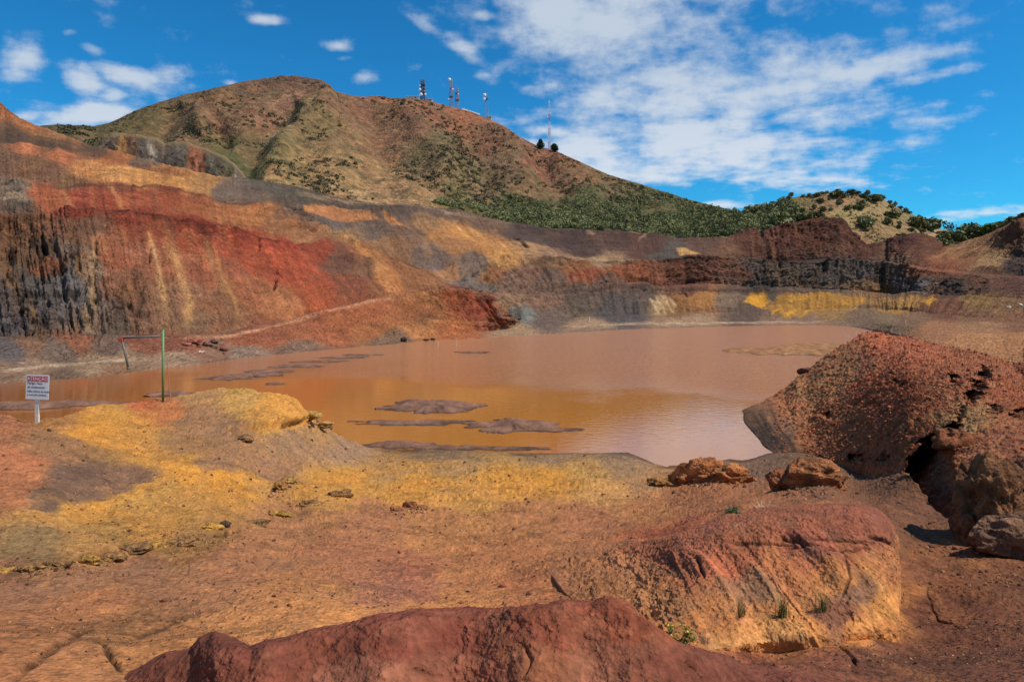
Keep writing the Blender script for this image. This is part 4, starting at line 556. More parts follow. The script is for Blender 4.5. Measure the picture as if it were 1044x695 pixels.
# silt: yellower in the middle, redder to the left and far shore
xr_ = N.new('ShaderNodeMapRange'); L.new(sep.outputs['X'], xr_.inputs[0]); xr_.inputs[1].default_value = -45; xr_.inputs[2].default_value = -2
adx = N.new('ShaderNodeMath'); adx.operation = 'MULTIPLY_ADD'; L.new(n3.outputs['Fac'], adx.inputs[0]); adx.inputs[1].default_value = .5; L.new(xr_.outputs[0], adx.inputs[2]); adx.use_clamp = True
mx = N.new('ShaderNodeMix'); mx.data_type = 'RGBA'; L.new(adx.outputs[0], mx.inputs[0]); mx.inputs[6].default_value = (*lin(hx('96552C')), 1); mx.inputs[7].default_value = (*lin(hx('B06C28')), 1)
yr = N.new('ShaderNodeMapRange'); L.new(sep.outputs['Y'], yr.inputs[0]); yr.inputs[1].default_value = 60; yr.inputs[2].default_value = 150
mx2 = N.new('ShaderNodeMix'); mx2.data_type = 'RGBA'; L.new(yr.outputs[0], mx2.inputs[0]); L.new(mx.outputs[2], mx2.inputs[6]); mx2.inputs[7].default_value = (*lin(hx('B2723E')), 1)
mx3 = N.new('ShaderNodeMix'); mx3.data_type = 'RGBA'; rm_ = N.new('ShaderNodeMath'); rm_.operation = 'MULTIPLY'; L.new(ruf.outputs[0], rm_.inputs[0]); rm_.inputs[1].default_value = .30; L.new(rm_.outputs[0], mx3.inputs[0]); L.new(mx2.outputs[2], mx3.inputs[6]); mx3.inputs[7].default_value = (*lin(hx('BE8868')), 1)  # sky reflection on ruffled water, mixed as pale pink into the base colour
L.new(mx3.outputs[2], b.inputs['Base Color']); b.inputs['IOR'].default_value = 1.55; b.inputs['Specular IOR Level'].default_value = .6
M['water'] = m
quad_sheet('pond_water', -260, 240, 22, 260, 0.0, 2, 2, M['water'])

def mud(u, v, ru, rv, h=.16, seed=0, colr='6E5044', lobes=1.0):
    Yc = Yz(v, 0); c = P(u, v, Yc); rx = ru/F*Yc; ry = rv*Yc*Yc/(CZ*F)          # long and wide on the water
    na, nr_ = 200, 46; A = np.linspace(0, 2*math.pi, na); R = np.linspace(0, 1.25, nr_)[:, None]
    x = c[0]+rx*R*np.cos(A)[None]; y = c[1]+ry*R*np.sin(A)[None]
    edge = 1+lobes*(.42*fbm(np.cos(A)*1.6+seed, np.sin(A)*1.6, seed, 5, gain=.6))[None]
    z = h*(1-(R/edge)**2)*.9+.45*h*fbm(x*.3, y*.3, seed, 4)+.05*fbm(x*1.6, y*1.6, seed, 4)-.02
    G = np.stack([x, y, np.clip(z, -.5, 1)], -1)[::-1]; x, y, z = G[..., 0], G[..., 1], G[..., 2]
    col = np.ones(G.shape)*hx(colr)*(1+.25*fbm(x*.8, y*.8, 2+seed, 4))[..., None]; col *= (1-.35*(1-sstep(0, .1, z)))[..., None]
    mesh_grid('mud_flat', G, col, M['near'])
for i, a in enumerate([(440,414.5,46,6.2,.5),(518,433.5,46,6.5,.45),(420,431,58,3.2,.22),(548,438,40,2.2,.12),(232,385.5,26,2.2,.3),(256,382.5,26,2.6,.32),(280,378.5,26,2.2,.3),(302,373.5,26,1.7,.25),(325,368.5,26,1.4,.22),(348,364.5,24,1.2,.2),(368,361.8,20,.9,.16),(280,391.5,12,1.6,.2),(480,359,20,1.2,.14),(800,358.5,60,4.0,.75,'84603F'),(840,353,40,2.0,.5,'84603F'),(480,456.5,70,3.0,.16),(410,454,40,3.0,.22),(172,401.5,28,2.4,.3),(90,412,60,2.4,.35),(20,414,60,3.5,.4),(-60,416,60,4,.4)]):
    mud(*a[:5], seed=i*3.7, colr=a[5] if len(a) > 5 else '6A4E42')

# ------------------------------------------------------------------ SKY
S = np.array([.74, -.16, 1.02]); S /= np.linalg.norm(S)
w = bpy.data.worlds.new('World'); bpy.context.scene.world = w; w.use_nodes = True; nt = w.node_tree; N = nt.nodes; L = nt.links
bg = N['Background']; bg.inputs['Strength'].default_value = .1
sk = N.new('ShaderNodeTexSky'); sk.sky_type = 'NISHITA'; sk.sun_disc = False; sk.sun_elevation = math.asin(S[2]); sk.sun_rotation = math.atan2(S[0], S[1])
sk.altitude = 1200; sk.air_density = 1.0; sk.dust_density = .4; sk.ozone_density = 2.5
hs_ = N.new('ShaderNodeHueSaturation'); hs_.inputs['Saturation'].default_value = 1.15; hs_.inputs['Value'].default_value = 1.0; L.new(sk.outputs[0], hs_.inputs['Color'])
tint = N.new('ShaderNodeMix'); tint.data_type = 'RGBA'; tint.blend_type = 'MULTIPLY'; tint.inputs[0].default_value = 1; L.new(hs_.outputs[0], tint.inputs[6]); tint.inputs[7].default_value = (.20, 1.05, 1.34, 1)
tc = N.new('ShaderNodeTexCoord'); sp = N.new('ShaderNodeSeparateXYZ'); L.new(tc.outputs['Generated'], sp.inputs[0])
def mth(op, a, b=None, c=None, clamp=False):
    n = N.new('ShaderNodeMath'); n.operation = op; n.use_clamp = clamp
    for i, x in enumerate((a, b, c)):
        if x is None: continue
        if isinstance(x, (int, float)): n.inputs[i].default_value = x
        else: L.new(x, n.inputs[i])
    return n.outputs[0]
yy = mth('MAXIMUM', mth('ABSOLUTE', sp.outputs['Y']), .12); px = mth('DIVIDE', sp.outputs['X'], yy); pz = mth('DIVIDE', sp.outputs['Z'], yy)
zz = mth('MAXIMUM', sp.outputs['Z'], .03); cx = mth('DIVIDE', sp.outputs['X'], mth('ADD', zz, .10)); cy = mth('DIVIDE', sp.outputs['Y'], mth('ADD', zz, .10))
cb = N.new('ShaderNodeCombineXYZ'); L.new(cx, cb.inputs[0]); L.new(cy, cb.inputs[1])
mp = N.new('ShaderNodeMapping'); mp.inputs['Rotation'].default_value = (0, 0, math.radians(-20)); mp.inputs['Scale'].default_value = (1.0, 1.0, 1); L.new(cb.outputs[0], mp.inputs[0])
f1 = N.new('ShaderNodeTexNoise'); f1.inputs['Scale'].default_value = 1.9; f1.inputs['Detail'].default_value = 10; f1.inputs['Roughness'].default_value = .6; f1.inputs['Distortion'].default_value = .35; L.new(mp.outputs[0], f1.inputs['Vector'])
f2 = N.new('ShaderNodeTexNoise'); f2.inputs['Scale'].default_value = 5.5; f2.inputs['Detail'].default_value = 6; f2.inputs['Roughness'].default_value = .55; L.new(mp.outputs[0], f2.inputs['Vector'])
cb3 = N.new('ShaderNodeCombineXYZ'); L.new(px, cb3.inputs[0]); L.new(pz, cb3.inputs[1])
f3 = N.new('ShaderNodeTexNoise'); f3.inputs['Scale'].default_value = 14; f3.inputs['Detail'].default_value = 9; f3.inputs['Roughness'].default_value = .62; L.new(cb3.outputs[0], f3.inputs['Vector'])
dens = None
for (u, v, ru, rv, rot, k) in [(620,30,125,60,12,1.05),(700,85,130,50,-6,1.05),(790,85,150,38,-10,1.0),(860,75,110,20,-12,1.0),(900,62,90,13,-10,.9),(960,75,50,8,-12,.8),(720,150,170,34,2,1.1),(600,160,75,30,0,1.15),(640,178,110,12,0,1.0),(850,120,90,20,-8,.8),(560,135,40,9,0,.8),(438,28,30,10,35,.95),(470,48,40,10,40,.85),(495,16,16,8,0,.8),(490,75,18,9,30,.6),(700,-40,200,60,0,.8),
                           (20,66,28,22,0,1.05),(82,78,26,13,22,1.08),(140,80,42,13,15,1.08),(165,80,25,18,30,.75),(90,116,52,12,-4,1.3),(30,118,20,6,0,.9),(115,98,14,8,0,.9),(345,48,18,6,0,.95),(272,21,20,6,5,.95),(372,80,18,9,-20,.8),(95,50,18,6,15,.8),(350,60,10,4,0,.8),(960,28,40,8,-15,.45),(740,209,40,5,0,.8),(1010,215,50,7,-5,.55),(900,214,30,5,0,.45),(70,33,10,5,0,.8),(235,85,8,4,0,.8)]:
    r = math.radians(rot); ox = mth('SUBTRACT', px, (u-U0)/F); oz = mth('SUBTRACT', pz, (V0-v)/F)
    a = mth('MULTIPLY_ADD', ox, math.cos(r)/(ru/F), mth('MULTIPLY', oz, -math.sin(r)/(ru/F))); b_ = mth('MULTIPLY_ADD', ox, math.sin(r)/(rv/F), mth('MULTIPLY', oz, math.cos(r)/(rv/F)))
    q = mth('MULTIPLY', mth('EXPONENT', mth('MULTIPLY', mth('ADD', mth('MULTIPLY', a, a), mth('MULTIPLY', b_, b_)), -.8)), k)
    dens = q if dens is None else mth('MAXIMUM', dens, q)
tex = mth('ADD', mth('MULTIPLY', f1.outputs['Fac'], .34), mth('ADD', mth('MULTIPLY', f2.outputs['Fac'], .32), mth('MULTIPLY', f3.outputs['Fac'], .34)))
front = mth('GREATER_THAN', sp.outputs['Y'], 0.0)
dn_ = mth('ADD', mth('MULTIPLY', dens, front), mth('MULTIPLY', mth('SUBTRACT', 1.0, front), .5))
raw = mth('ADD', mth('MULTIPLY', mth('SUBTRACT', tex, .5), 4.6), mth('SUBTRACT', dn_, .42))
mr = N.new('ShaderNodeMapRange'); mr.interpolation_type = 'SMOOTHSTEP'; L.new(raw, mr.inputs[0]); mr.inputs[1].default_value = -.22; mr.inputs[2].default_value = .75; mr.inputs[3].default_value = 0; mr.inputs[4].default_value = .9
msk = mth('MULTIPLY', mr.outputs[0], mth('GREATER_THAN', sp.outputs['Z'], 0.0))
cc = N.new('ShaderNodeMix'); cc.data_type = 'RGBA'; cr = N.new('ShaderNodeMapRange'); L.new(pz, cr.inputs[0]); cr.inputs[1].default_value = .33; cr.inputs[2].default_value = .15
L.new(cr.outputs[0], cc.inputs[0]); cc.inputs[6].default_value = (5.8, 6.6, 7.6, 1); cc.inputs[7].default_value = (7.4, 7.9, 8.6, 1)
mxs = N.new('ShaderNodeMix'); mxs.data_type = 'RGBA'; L.new(msk, mxs.inputs[0]); L.new(tint.outputs[2], mxs.inputs[6]); L.new(cc.outputs[2], mxs.inputs[7]); L.new(mxs.outputs[2], bg.inputs['Color'])
sun = bpy.data.lights.new('sun', 'SUN'); sun.energy = 4.6; sun.angle = math.radians(.5); sun.color = (1, .94, .85); so = bpy.data.objects.new('sun', sun); C.objects.link(so)
from mathutils import Vector
so.rotation_euler = Vector(S).to_track_quat('Z', 'Y').to_euler()

# ------------------------------------------------------------------ CAMERA
cam = bpy.data.cameras.new('camera'); co = bpy.data.objects.new('camera', cam); C.objects.link(co); co.location = (0, 0, CZ); co.rotation_euler = (math.radians(90), 0, 0)
cam.sensor_width = 36; cam.lens = F*36/1044; cam.shift_y = -(347.5-V0)/1044; cam.clip_start = .1; cam.clip_end = 20000
sc_ = bpy.context.scene; sc_.camera = co; sc_.view_settings.view_transform = 'Standard'; sc_.view_settings.look = 'None'; sc_.view_settings.exposure = 0; sc_.render.engine = 'CYCLES'

# ================================================================== OBJECTS
def tag(o, label=None, cat=None, group=None, kind=None):
    if label: o['label'] = label
    if cat: o['category'] = cat
    if group: o['group'] = group
    if kind: o['kind'] = kind
    return o
def empty(name, loc, rz=0):
    o = bpy.data.objects.new(name, None); C.objects.link(o); o.location = loc; o.rotation_euler = (0, 0, rz); o.empty_display_size = .1; return o
def raw_mesh(name, V, Fs, mat, smooth=False, colr=None):
    me = bpy.data.meshes.new(name); V = np.asarray(V, np.float32); Fs = np.asarray(Fs, np.int32); k = Fs.shape[1]
    me.vertices.add(len(V)); me.vertices.foreach_set('co', V.reshape(-1)); me.loops.add(Fs.size); me.loops.foreach_set('vertex_index', Fs.reshape(-1))
    me.polygons.add(len(Fs)); me.polygons.foreach_set('loop_start', np.arange(0, Fs.size, k, dtype=np.int32)); me.polygons.foreach_set('loop_total', np.full(len(Fs), k, np.int32))
    me.polygons.foreach_set('use_smooth', np.full(len(Fs), smooth))
    if colr is not None:
        at = me.color_attributes.new('Col', 'FLOAT_COLOR', 'POINT'); c = np.ones((len(V), 4), np.float32); c[:, :3] = lin(colr); at.data.foreach_set('color', c.reshape(-1))
    me.update(); me.materials.append(mat); return me
def link(name, me, parent=None, loc=None):
    o = bpy.data.objects.new(name, me); C.objects.link(o)
    if parent: o.parent = parent
    if loc is not None: o.location = loc
    return o
class MB:                                                     # collects bars, boxes and discs
    def __init__(s): s.bm = bmesh.new()
    def bar(s, a, b, r, r2=None, n=8, caps=True):
        a, b = Vector(a), Vector(b); d = (b-a); L_ = d.length
        g = bmesh.ops.create_cone(s.bm, cap_ends=caps, segments=n, radius1=r, radius2=r if r2 is None else r2, depth=L_)
        q = d.to_track_quat('Z', 'Y'); c = (a+b)/2
        for v in g['verts']: v.co = q @ v.co + c
        return s
    def box(s, c, sz, rz=0, bevel=0):
        g = bmesh.ops.create_cube(s.bm, size=1); 
        for v in g['verts']: v.co = Vector((v.co.x*sz[0], v.co.y*sz[1], v.co.z*sz[2]))
        if bevel:
            es = list({e for v in g['verts'] for e in v.link_edges}); r = bmesh.ops.bevel(s.bm, geom=es, offset=bevel, segments=2, affect='EDGES'); vs = list({v for f in r['faces'] for v in f.verts} | {v for v in g['verts'] if v.is_valid})
        else: vs = g['verts']
        cs, sn = math.cos(rz), math.sin(rz)
        for v in vs: x, y = v.co.x, v.co.y; v.co = Vector((x*cs-y*sn, x*sn+y*cs, v.co.z))+Vector(c)
        return s
    def build(s, name, mat, parent=None, smooth=False):
        me = bpy.data.meshes.new(name); s.bm.to_mesh(me); s.bm.free(); me.materials.append(mat)
        if smooth: me.polygons.foreach_set('use_smooth', [True]*len(me.polygons))
        return link(name, me, parent)
M['white'] = plain_mat('painted_white', (.78, .77, .73), .6, var=.1, s=14); M['woodwhite'] = plain_mat('whitewashed_wood', (.72, .66, .55), .8, var=.22, s=22)
M['red'] = plain_mat('sign_red', (.50, .03, .04), .5, var=.08); M['ink'] = plain_mat('sign_ink', (.05, .05, .08), .6)
M['green'] = plain_mat('green_paint', (.13, .24, .08), .55, var=.25, s=30); M['darkpipe'] = plain_mat('grey_pipe', (.13, .12, .10), .6, var=.3); M['rust'] = plain_mat('rusty_orange', (.42, .14, .05), .7, var=.3)
M['clampred'] = plain_mat('faded_red', (.50, .09, .04), .6, var=.2); M['steel'] = plain_mat('grey_steel', (.30, .30, .31), .6, var=.15, s=.5); M['mastred'] = plain_mat('mast_red', (.50, .16, .12), .6, s=.5); M['mastwhite'] = plain_mat('mast_white', (.75, .73, .72), .6, s=.5)
M['darksteel'] = plain_mat('dark_steel', (.07, .05, .05), .6, s=.5); M['dish'] = plain_mat('dish_white', (.8, .8, .8), .5, s=.5); M['wallpaint'] = plain_mat('hut_wall', (.62, .60, .55), .8, s=.4); M['roof'] = plain_mat('hut_roof', (.72, .71, .68), .6, s=.4)
M['stake'] = plain_mat('bleached_wood', (.55, .45, .30), .8, var=.25)
M['leaf'] = leaf_mat('dark_leaves', (.065, .075, .026), (.30, .285, .115), .07); M['leaf2'] = leaf_mat('olive_leaves', (.06, .07, .022), (.21, .20, .075), .3); M['leafy'] = leaf_mat('bright_leaves', (.05, .09, .018), (.16, .24, .05), .4)
M['scrub'] = leaf_mat('scrub_leaves', (.06, .055, .026), (.16, .13, .065), .08); M['pine'] = leaf_mat('conifer_needles', (.008, .018, .010), (.03, .05, .025), .5); M['bark'] = plain_mat('bark', (.10, .075, .05), .9, var=.3, s=6)
M['bushgreen'] = leaf_mat('grey_green_leaves', (.05, .09, .03), (.20, .26, .10), 30); M['grass'] = leaf_mat('grass_blades', (.07, .08, .02), (.26, .24, .08), 20); M['dry'] = leaf_mat('dry_straw', (.30, .22, .12), (.62, .52, .34), 20); M['flower'] = plain_mat('yellow_flowers', (.75, .50, .05), .7)
M['twig'] = leaf_mat('dead_twigs', (.10, .08, .06), (.20, .17, .14), 2)

# ---- leaves and rocks in numpy
def leaf_cloud(cen, rad, per, size, r=rng, squash=1.0, shell=.55):
    cen = np.asarray(cen, float); rad = np.asarray(rad, float)
    if rad.ndim == 1: rad = np.stack([rad, rad, rad*squash], 1)
    n = len(cen)*per; c = np.repeat(cen, per, 0); R = np.repeat(rad, per, 0)
    dv = r.normal(size=(n, 3)); dv /= np.linalg.norm(dv, axis=1)[:, None]; rr = shell+(1-shell)*r.rand(n)**.5; p = c+dv*R*rr[:, None]
    nv_ = dv+r.normal(size=(n, 3))*.7; nv_ /= np.linalg.norm(nv_, axis=1)[:, None]; a = np.cross(nv_, r.normal(size=(n, 3))); a /= np.linalg.norm(a, axis=1)[:, None]; b = np.cross(nv_, a)
    sz = (R[:, 0]*size*(.6+.8*r.rand(n)))[:, None]; V = np.stack([p-a*sz-b*sz*.6, p+a*sz*.9-b*sz*.7, p+a*sz+b*sz*.6, p-a*sz*.7+b*sz*.8], 1).reshape(-1, 3)
    return V, np.arange(len(V)).reshape(-1, 4)
_ico = {}
def ico(sub):
    if sub not in _ico:
        bm = bmesh.new(); bmesh.ops.create_icosphere(bm, subdivisions=sub, radius=1); _ico[sub] = (np.array([v.co[:] for v in bm.verts]), np.array([[v.index for v in f.verts] for f in bm.faces])); bm.free()
    return _ico[sub]
def rock_verts(sub, seed, rough=.35, flat=.7):
    V, Fs = ico(sub); s_ = seed*5.3
    d = 1+rough*fbm(V[:, 0]*1.1+s_, V[:, 1]*1.1, V[:, 2]*1.1, 2)+rough*.5*ridged(V[:, 0]*1.7+s_, V[:, 1]*1.7, V[:, 2]*1.7+3, 3)-rough*.4
    if sub > 3: d = d+rough*.22*np.abs(fbm(V[:, 0]*6+s_, V[:, 1]*6, V[:, 2]*6, 3))-rough*.12*sstep(.2, .5, fbm(V[:, 0]*3+s_, V[:, 1]*3, V[:, 2]*3+8, 2))
    W = V*np.asarray(d)[:, None]; W[:, 2] *= flat
    for k in range(3):                                          # a few broken facets
        r_ = np.random.RandomState(int(seed*10)+k); n = r_.normal(size=3); n /= np.linalg.norm(n); h = W@n; m_ = .62+.15*r_.rand(); W = W-np.clip(h-m_, 0, None)[:, None]*n*.8
    return W, Fs
def scatter(name, pts, sizes, sub, mat, hexes, label, cat, sink=.3):
    Vs, Fl, Cl = [], [], []; off = 0; base = [rock_verts(sub, 40+i, .5, .75)[0] for i in range(8)]; fs = ico(sub)[1]
    n = len(pts); nb_ = len(base[0]); which = rng.randint(8, size=n); ang = rng.rand(n, 3)*6.28; B = np.array(base)[which]
    c, s_ = np.cos(ang[:, 0])[:, None], np.sin(ang[:, 0])[:, None]; x = B[:, :, 0]*c-B[:, :, 1]*s_; y = B[:, :, 0]*s_+B[:, :, 1]*c; z = B[:, :, 2]
    c, s_ = np.cos(ang[:, 1]*.12)[:, None], np.sin(ang[:, 1]*.12)[:, None]; B = np.stack([x, y*c-z*s_, y*s_+z*c], 2)
    V = B*np.asarray(sizes)[:, None, None]; V[:, :, 2] += (np.asarray(sizes)*(.6-sink))[:, None]; V += np.asarray(pts)[:, None, :]
    Fs = (fs[None]+(np.arange(n)*nb_)[:, None, None]).reshape(-1, 3); H = np.array([hx(h) for h in hexes])[rng.randint(len(hexes), size=n)]*(.8+.4*rng.rand(n))[:, None]
    me = raw_mesh(name, V.reshape(-1, 3), Fs, mat, False, np.clip(np.repeat(H, nb_, 0), 0, 1)); o = link(name, me); tag(o, label, cat, kind='stuff'); return o
pp, ss_ = [], []
while len(pp) < 7000:
    u = rng.uniform(-20, 1060); v = 430+255*rng.rand()**.8
    if v < pline(TOP, u)+3: continue
    q = at_near(u, v)
    if q[2] < .15 or q[1] > 40: continue
    if noise(q[0]*.5, q[1]*.5, 2) < rng.uniform(-.6, .45): continue
    pp.append(q); ss_.append((.6+2.4*rng.rand()**6)*q[1]/F*.62+.002)
for cu_, cv_2, su_, sv_, n_ in [(716,494,38,5,160),(822,500,36,6,160),(975,562,45,8,120),(1030,590,40,8,60),(418,522,22,4,60),(284,503,14,6,50),(320,434,14,5,50),(850,468,40,4,120),(200,553,60,7,160),(60,582,60,6,120),(800,655,60,6,60)]:
    for i in range(n_):
        q = at_near(cu_+rng.normal()*su_*.6, cv_2+rng.normal()*sv_*.7)
        if q[2] > .1: pp.append(q); ss_.append((.9+3.5*rng.rand()**3)*q[1]/F*.6)
scatter('pebbles', pp, ss_, 1, M['rock'], ['84563C', '6A4634', '8E6244', '8A6238', '5A4034', '9A7254'], 'small stones and crumbs of earth strewn over the near ground', 'pebbles')
pp, ss_ = [], []
while len(pp) < 5000:
    u = rng.uniform(787, 1065); lo, hi = pline(CR, u), pline(TOE, u); v = lo+(hi-lo)*rng.rand(); 
    if u < 820 and rng.rand() < .6: continue
    q = at_pile(u, v)
    pp.append(q); ss_.append((.7+3.2*rng.rand()**5)*q[1]/F*.62)
scatter('dirt_clods', pp, ss_, 1, M['pile'], ['84472E', '7C4029', '8C5236', '753C29', '805034'], 'loose reddish clods covering the dug earth pile', 'clods', .35)

def boulder(u, v, w_px, h_px, fn, hexc, label, seed, sub=5, group=None, flat=None, sink=.25, cat='rock', name='rock', rough=.38):
    q = fn(u, v); sc1 = q[1]/F; w_, h_ = w_px*sc1/2, h_px*sc1/2; V, Fs = rock_verts(sub, seed, rough, 1.0); V = V*np.array([w_, max(w_*.7, h_*.8), h_])
    base = hx(hexc); c = np.clip(base[None]*(1+.35*np.asarray(fbm(V[:, 0]/w_*2+seed, V[:, 1]/w_*2, V[:, 2]/w_*2, 4)))[:, None], 0, 1)
    me = raw_mesh(name, V, Fs, M['rock'], sub > 3, c); o = link(name, me, None, q+np.array([0, 0, h_*(.85-2*sink)])); tag(o, label, cat, group); return o
G_R = 'loose rocks lying on the near ground'
boulder(716,491,52,30,at_near,'9A6038','orange brown crumbling earth crust beside the pond corner, larger left block',3.1,6,rough=.5)
boulder(742,492,50,26,at_near,'9C643C','orange brown crumbling crust block joined right of the larger one by the pond corner',4.3,6,rough=.5)
boulder(697,495,24,20,at_near,'8A5834','low ragged crust lump left of the large block by the pond corner',9.9,5,rough=.5)
boulder(822,497,58,34,at_near,'8E5A38','sandy orange mound of crusted earth with dark hollow, right of the green bush',5.7,6,rough=.5)
boulder(797,500,26,26,at_near,'7A4A30','dark hollowed clump against the left side of the sandy orange mound',7.7,5,rough=.55)
boulder(676,497,34,14,at_near,'8A6038','flat ragged slab of yellowish brown crust near the waterline',8.8,5,rough=.5)
boulder(1003,545,66,96,at_near,'6E4A30','tall angular brown boulder at the foot of the earth pile beside deep shadow',12.1,6,rough=.34,sink=.1)
boulder(1032,566,88,52,at_near,'6A4C38','broad smooth grey brown boulder at the right edge below the pile',13.4,6,rough=.25,sink=.18)
boulder(986,552,26,40,at_near,'6A4830','narrow dark boulder leaning at the left foot of the tall angular one',14.2,5,rough=.34,sink=.1)
boulder(1040,500,40,46,at_pile,'72482E','jagged clod high on the right edge of the earth pile',15.9,5)
boulder(975,455,40,30,at_pile,'7A4A30','large clod at the brink above the shadowed hollow',16.9,5)
boulder(820,378,12,9,at_pile,'5E3A2A','small dark rock on the left crest of the pile above the pond',17.3,4)
boulder(848,466,14,9,at_near,'7A4A34','rounded clod at the toe of the pile near the water, leftmost of its pair',18.3,4); boulder(836,463,9,7,at_near,'7A4A34','smaller clod at the toe of the pile right at the pond corner',18.9,4)
boulder(404,521,12,9,at_near,'8A5A3A','orange rock at the left end of the small rock cluster on the yellow soil',20.1,4); boulder(418,519,15,13,at_near,'7E5236','tallest rock of the small cluster on the yellow soil',21.1,4); boulder(432,520,13,8,at_near,'8A5C3C','low rock at the right end of the small rock cluster on the yellow soil',22.1,4)
boulder(313,427,22,9,at_near,'B08848','yellow crust slab jutting at the tip of the yellow mound',23.1,5,rough=.5); boulder(326,436,22,9,at_near,'A88450','yellowish rubble lump just below the crust slab at the mound tip',24.1,5,rough=.5); boulder(336,433,5,5,at_near,'5E4E44','tiny dark stone on the shoulder of the yellow mound by the water',25.1,3)
boulder(250,449,16,8,at_near,'7A5A3A','dark ragged clod on the slope of the yellow mound',26.1,4); boulder(216,541,20,9,at_near,'A87C3C','yellow brown block at the end of the long crust ledge',27.1,5); boulder(228,540,12,7,at_near,'4E3C2E','dark block right beside the yellow brown one on the ledge',28.1,4)
boulder(167,615,9,4,at_near,'6A4030','flat dark chip of rock left of centre on the bare slope',29.1,3); boulder(512,598,9,4,at_near,'6E4030','flat reddish chip lying on the bare slope in the middle',30.1,3); boulder(50,439,5,4,at_near,'4A3428','dark stone next to the foot of the white sign',31.1,3)
LEDGE = [(2,583),(28,580),(60,577),(88,573),(112,569),(138,565),(160,561),(186,556),(262,533),(288,524),(315,514),(345,503)]
for i, (u, v) in enumerate(LEDGE):
    boulder(u, v+2, rng.uniform(18, 30), rng.uniform(6, 10), at_near, ['9A7238', '84603A', '7A5A38'][i % 3], 'ragged slab of yellowish crust along the broken edge of the yellow mound', 130+i*1.7, 5, 'crust slabs along the broken edge of the yellow mound', rough=.55, sink=.38)
boulder(284,501,16,12,at_near,'8A6438','crust block at the head of the dark gully between the two yellow slopes',160.3,5,rough=.5,sink=.3); boulder(296,492,16,9,at_near,'9A7440','crust block on the right lip of the dark gully between the yellow slopes',161.9,5,rough=.5,sink=.35)
for i in range(34):
    u, v = rng.uniform(60, 1030), rng.uniform(500, 640)
    if 540 < u < 930 and v > 515: continue
    boulder(u, v, rng.uniform(3, 7), rng.uniform(2.5, 4.5), at_near, ['7A4E38', '8A5A3C', '6A4638'][i % 3], 'small brown rock lying on the trampled reddish soil', 50+i, 3, G_R)
for i, (u, v, w_, h_, hc, lb) in enumerate([(198,350,14,5,'8A5040','reddish flat rock on the far bank, leftmost behind the green post'),(212,353,10,6,'6A4A40','grey brown block among the far bank rubble'),(218,350,8,5,'5A4038','dark block on top of the far bank rubble'),(228,357,9,5,'7A4838','reddish block nearest the water in the far bank rubble'),(205,359,7,3,'B09A8A','pale stone in front of the far bank rubble'),(190,352,10,4,'8E5848','low reddish slab at the end of the lower berm'),(411,348,7,6,'3E3430','small dark boulder at the foot of the red dome by the waterline'),(434,347,7,2.5,'40342E','low dark slab on the far shore, left of its twin'),(441,346.5,5,2.5,'40342E','low dark slab on the far shore nearest the pale stake'),(1028,312,4,3,'C8B8A8','white stone low on the right dirt slope'),(1040,310,4,3.5,'C8B8A8','white stone at the far right of the dirt slope'),(508,324,8,5,'4A4444','dark rock cluster at the right foot of the red dome'),(493,303,5,3,'3A3230','dark rock above the right shoulder of the red dome')]):
    boulder(u, v, w_, h_, at_wall, hc, lb, 90+i, 4, sink=.15)

# ---- warning sign
q = at_near(38, 431); t = empty('warning_sign', q-np.array([0, 0, .05]), math.radians(-2)); tag(t, 'white warning sign with red ATENÇÃO header on a white wooden post', 'sign')
k = q[1]/F
mb = MB(); mb.box((0, 0, 17*k), (3.9*k, .05, 38*k), bevel=.004); post = mb.build('post', M['woodwhite'], t)
mb = MB(); mb.box((-.2*k, -.032-.006, 38.5*k), (24*k, .010, 25*k), bevel=.002); pn = mb.build('panel', M['white'], t); pn.rotation_euler = (0, math.radians(2.2), 0)
mb = MB(); mb.box((-.2*k, -.0452, 47*k), (21.5*k, .003, 5.2*k)); hd = mb.build('header_band', M['red'], pn)
def text(body, size, loc, mat, parent, ax='LEFT', nm='lettering'):
    cu = bpy.data.curves.new(nm, 'FONT'); cu.body = body; cu.size = size; cu.align_x = ax; cu.align_y = 'CENTER'; cu.extrude = .0006; cu.offset = size*.012
    o = bpy.data.objects.new(nm, cu); C.objects.link(o); dg = bpy.context.evaluated_depsgraph_get(); me = bpy.data.meshes.new_from_object(o.evaluated_get(dg)); bpy.data.objects.remove(o)
    me.materials.clear(); me.materials.append(mat); r = link(nm, me, parent, loc); r.rotation_euler = (math.radians(90), 0, 0); return r
text('ATENÇÃO', 4.5*k, (-.2*k, -.0478, 46.8*k), M['white'], pn, 'CENTER')
for i, (l_, z_) in enumerate([('Perigo: risco', 42.3), ('de atolamento', 38.4), ('Não entre na área', 34.2), ('e mantenha distância', 30.6)]):
    text(l_, (3.1 if i < 3 else 2.4)*k, (-10.5*k, -.0448, z_*k), M['ink'], pn)

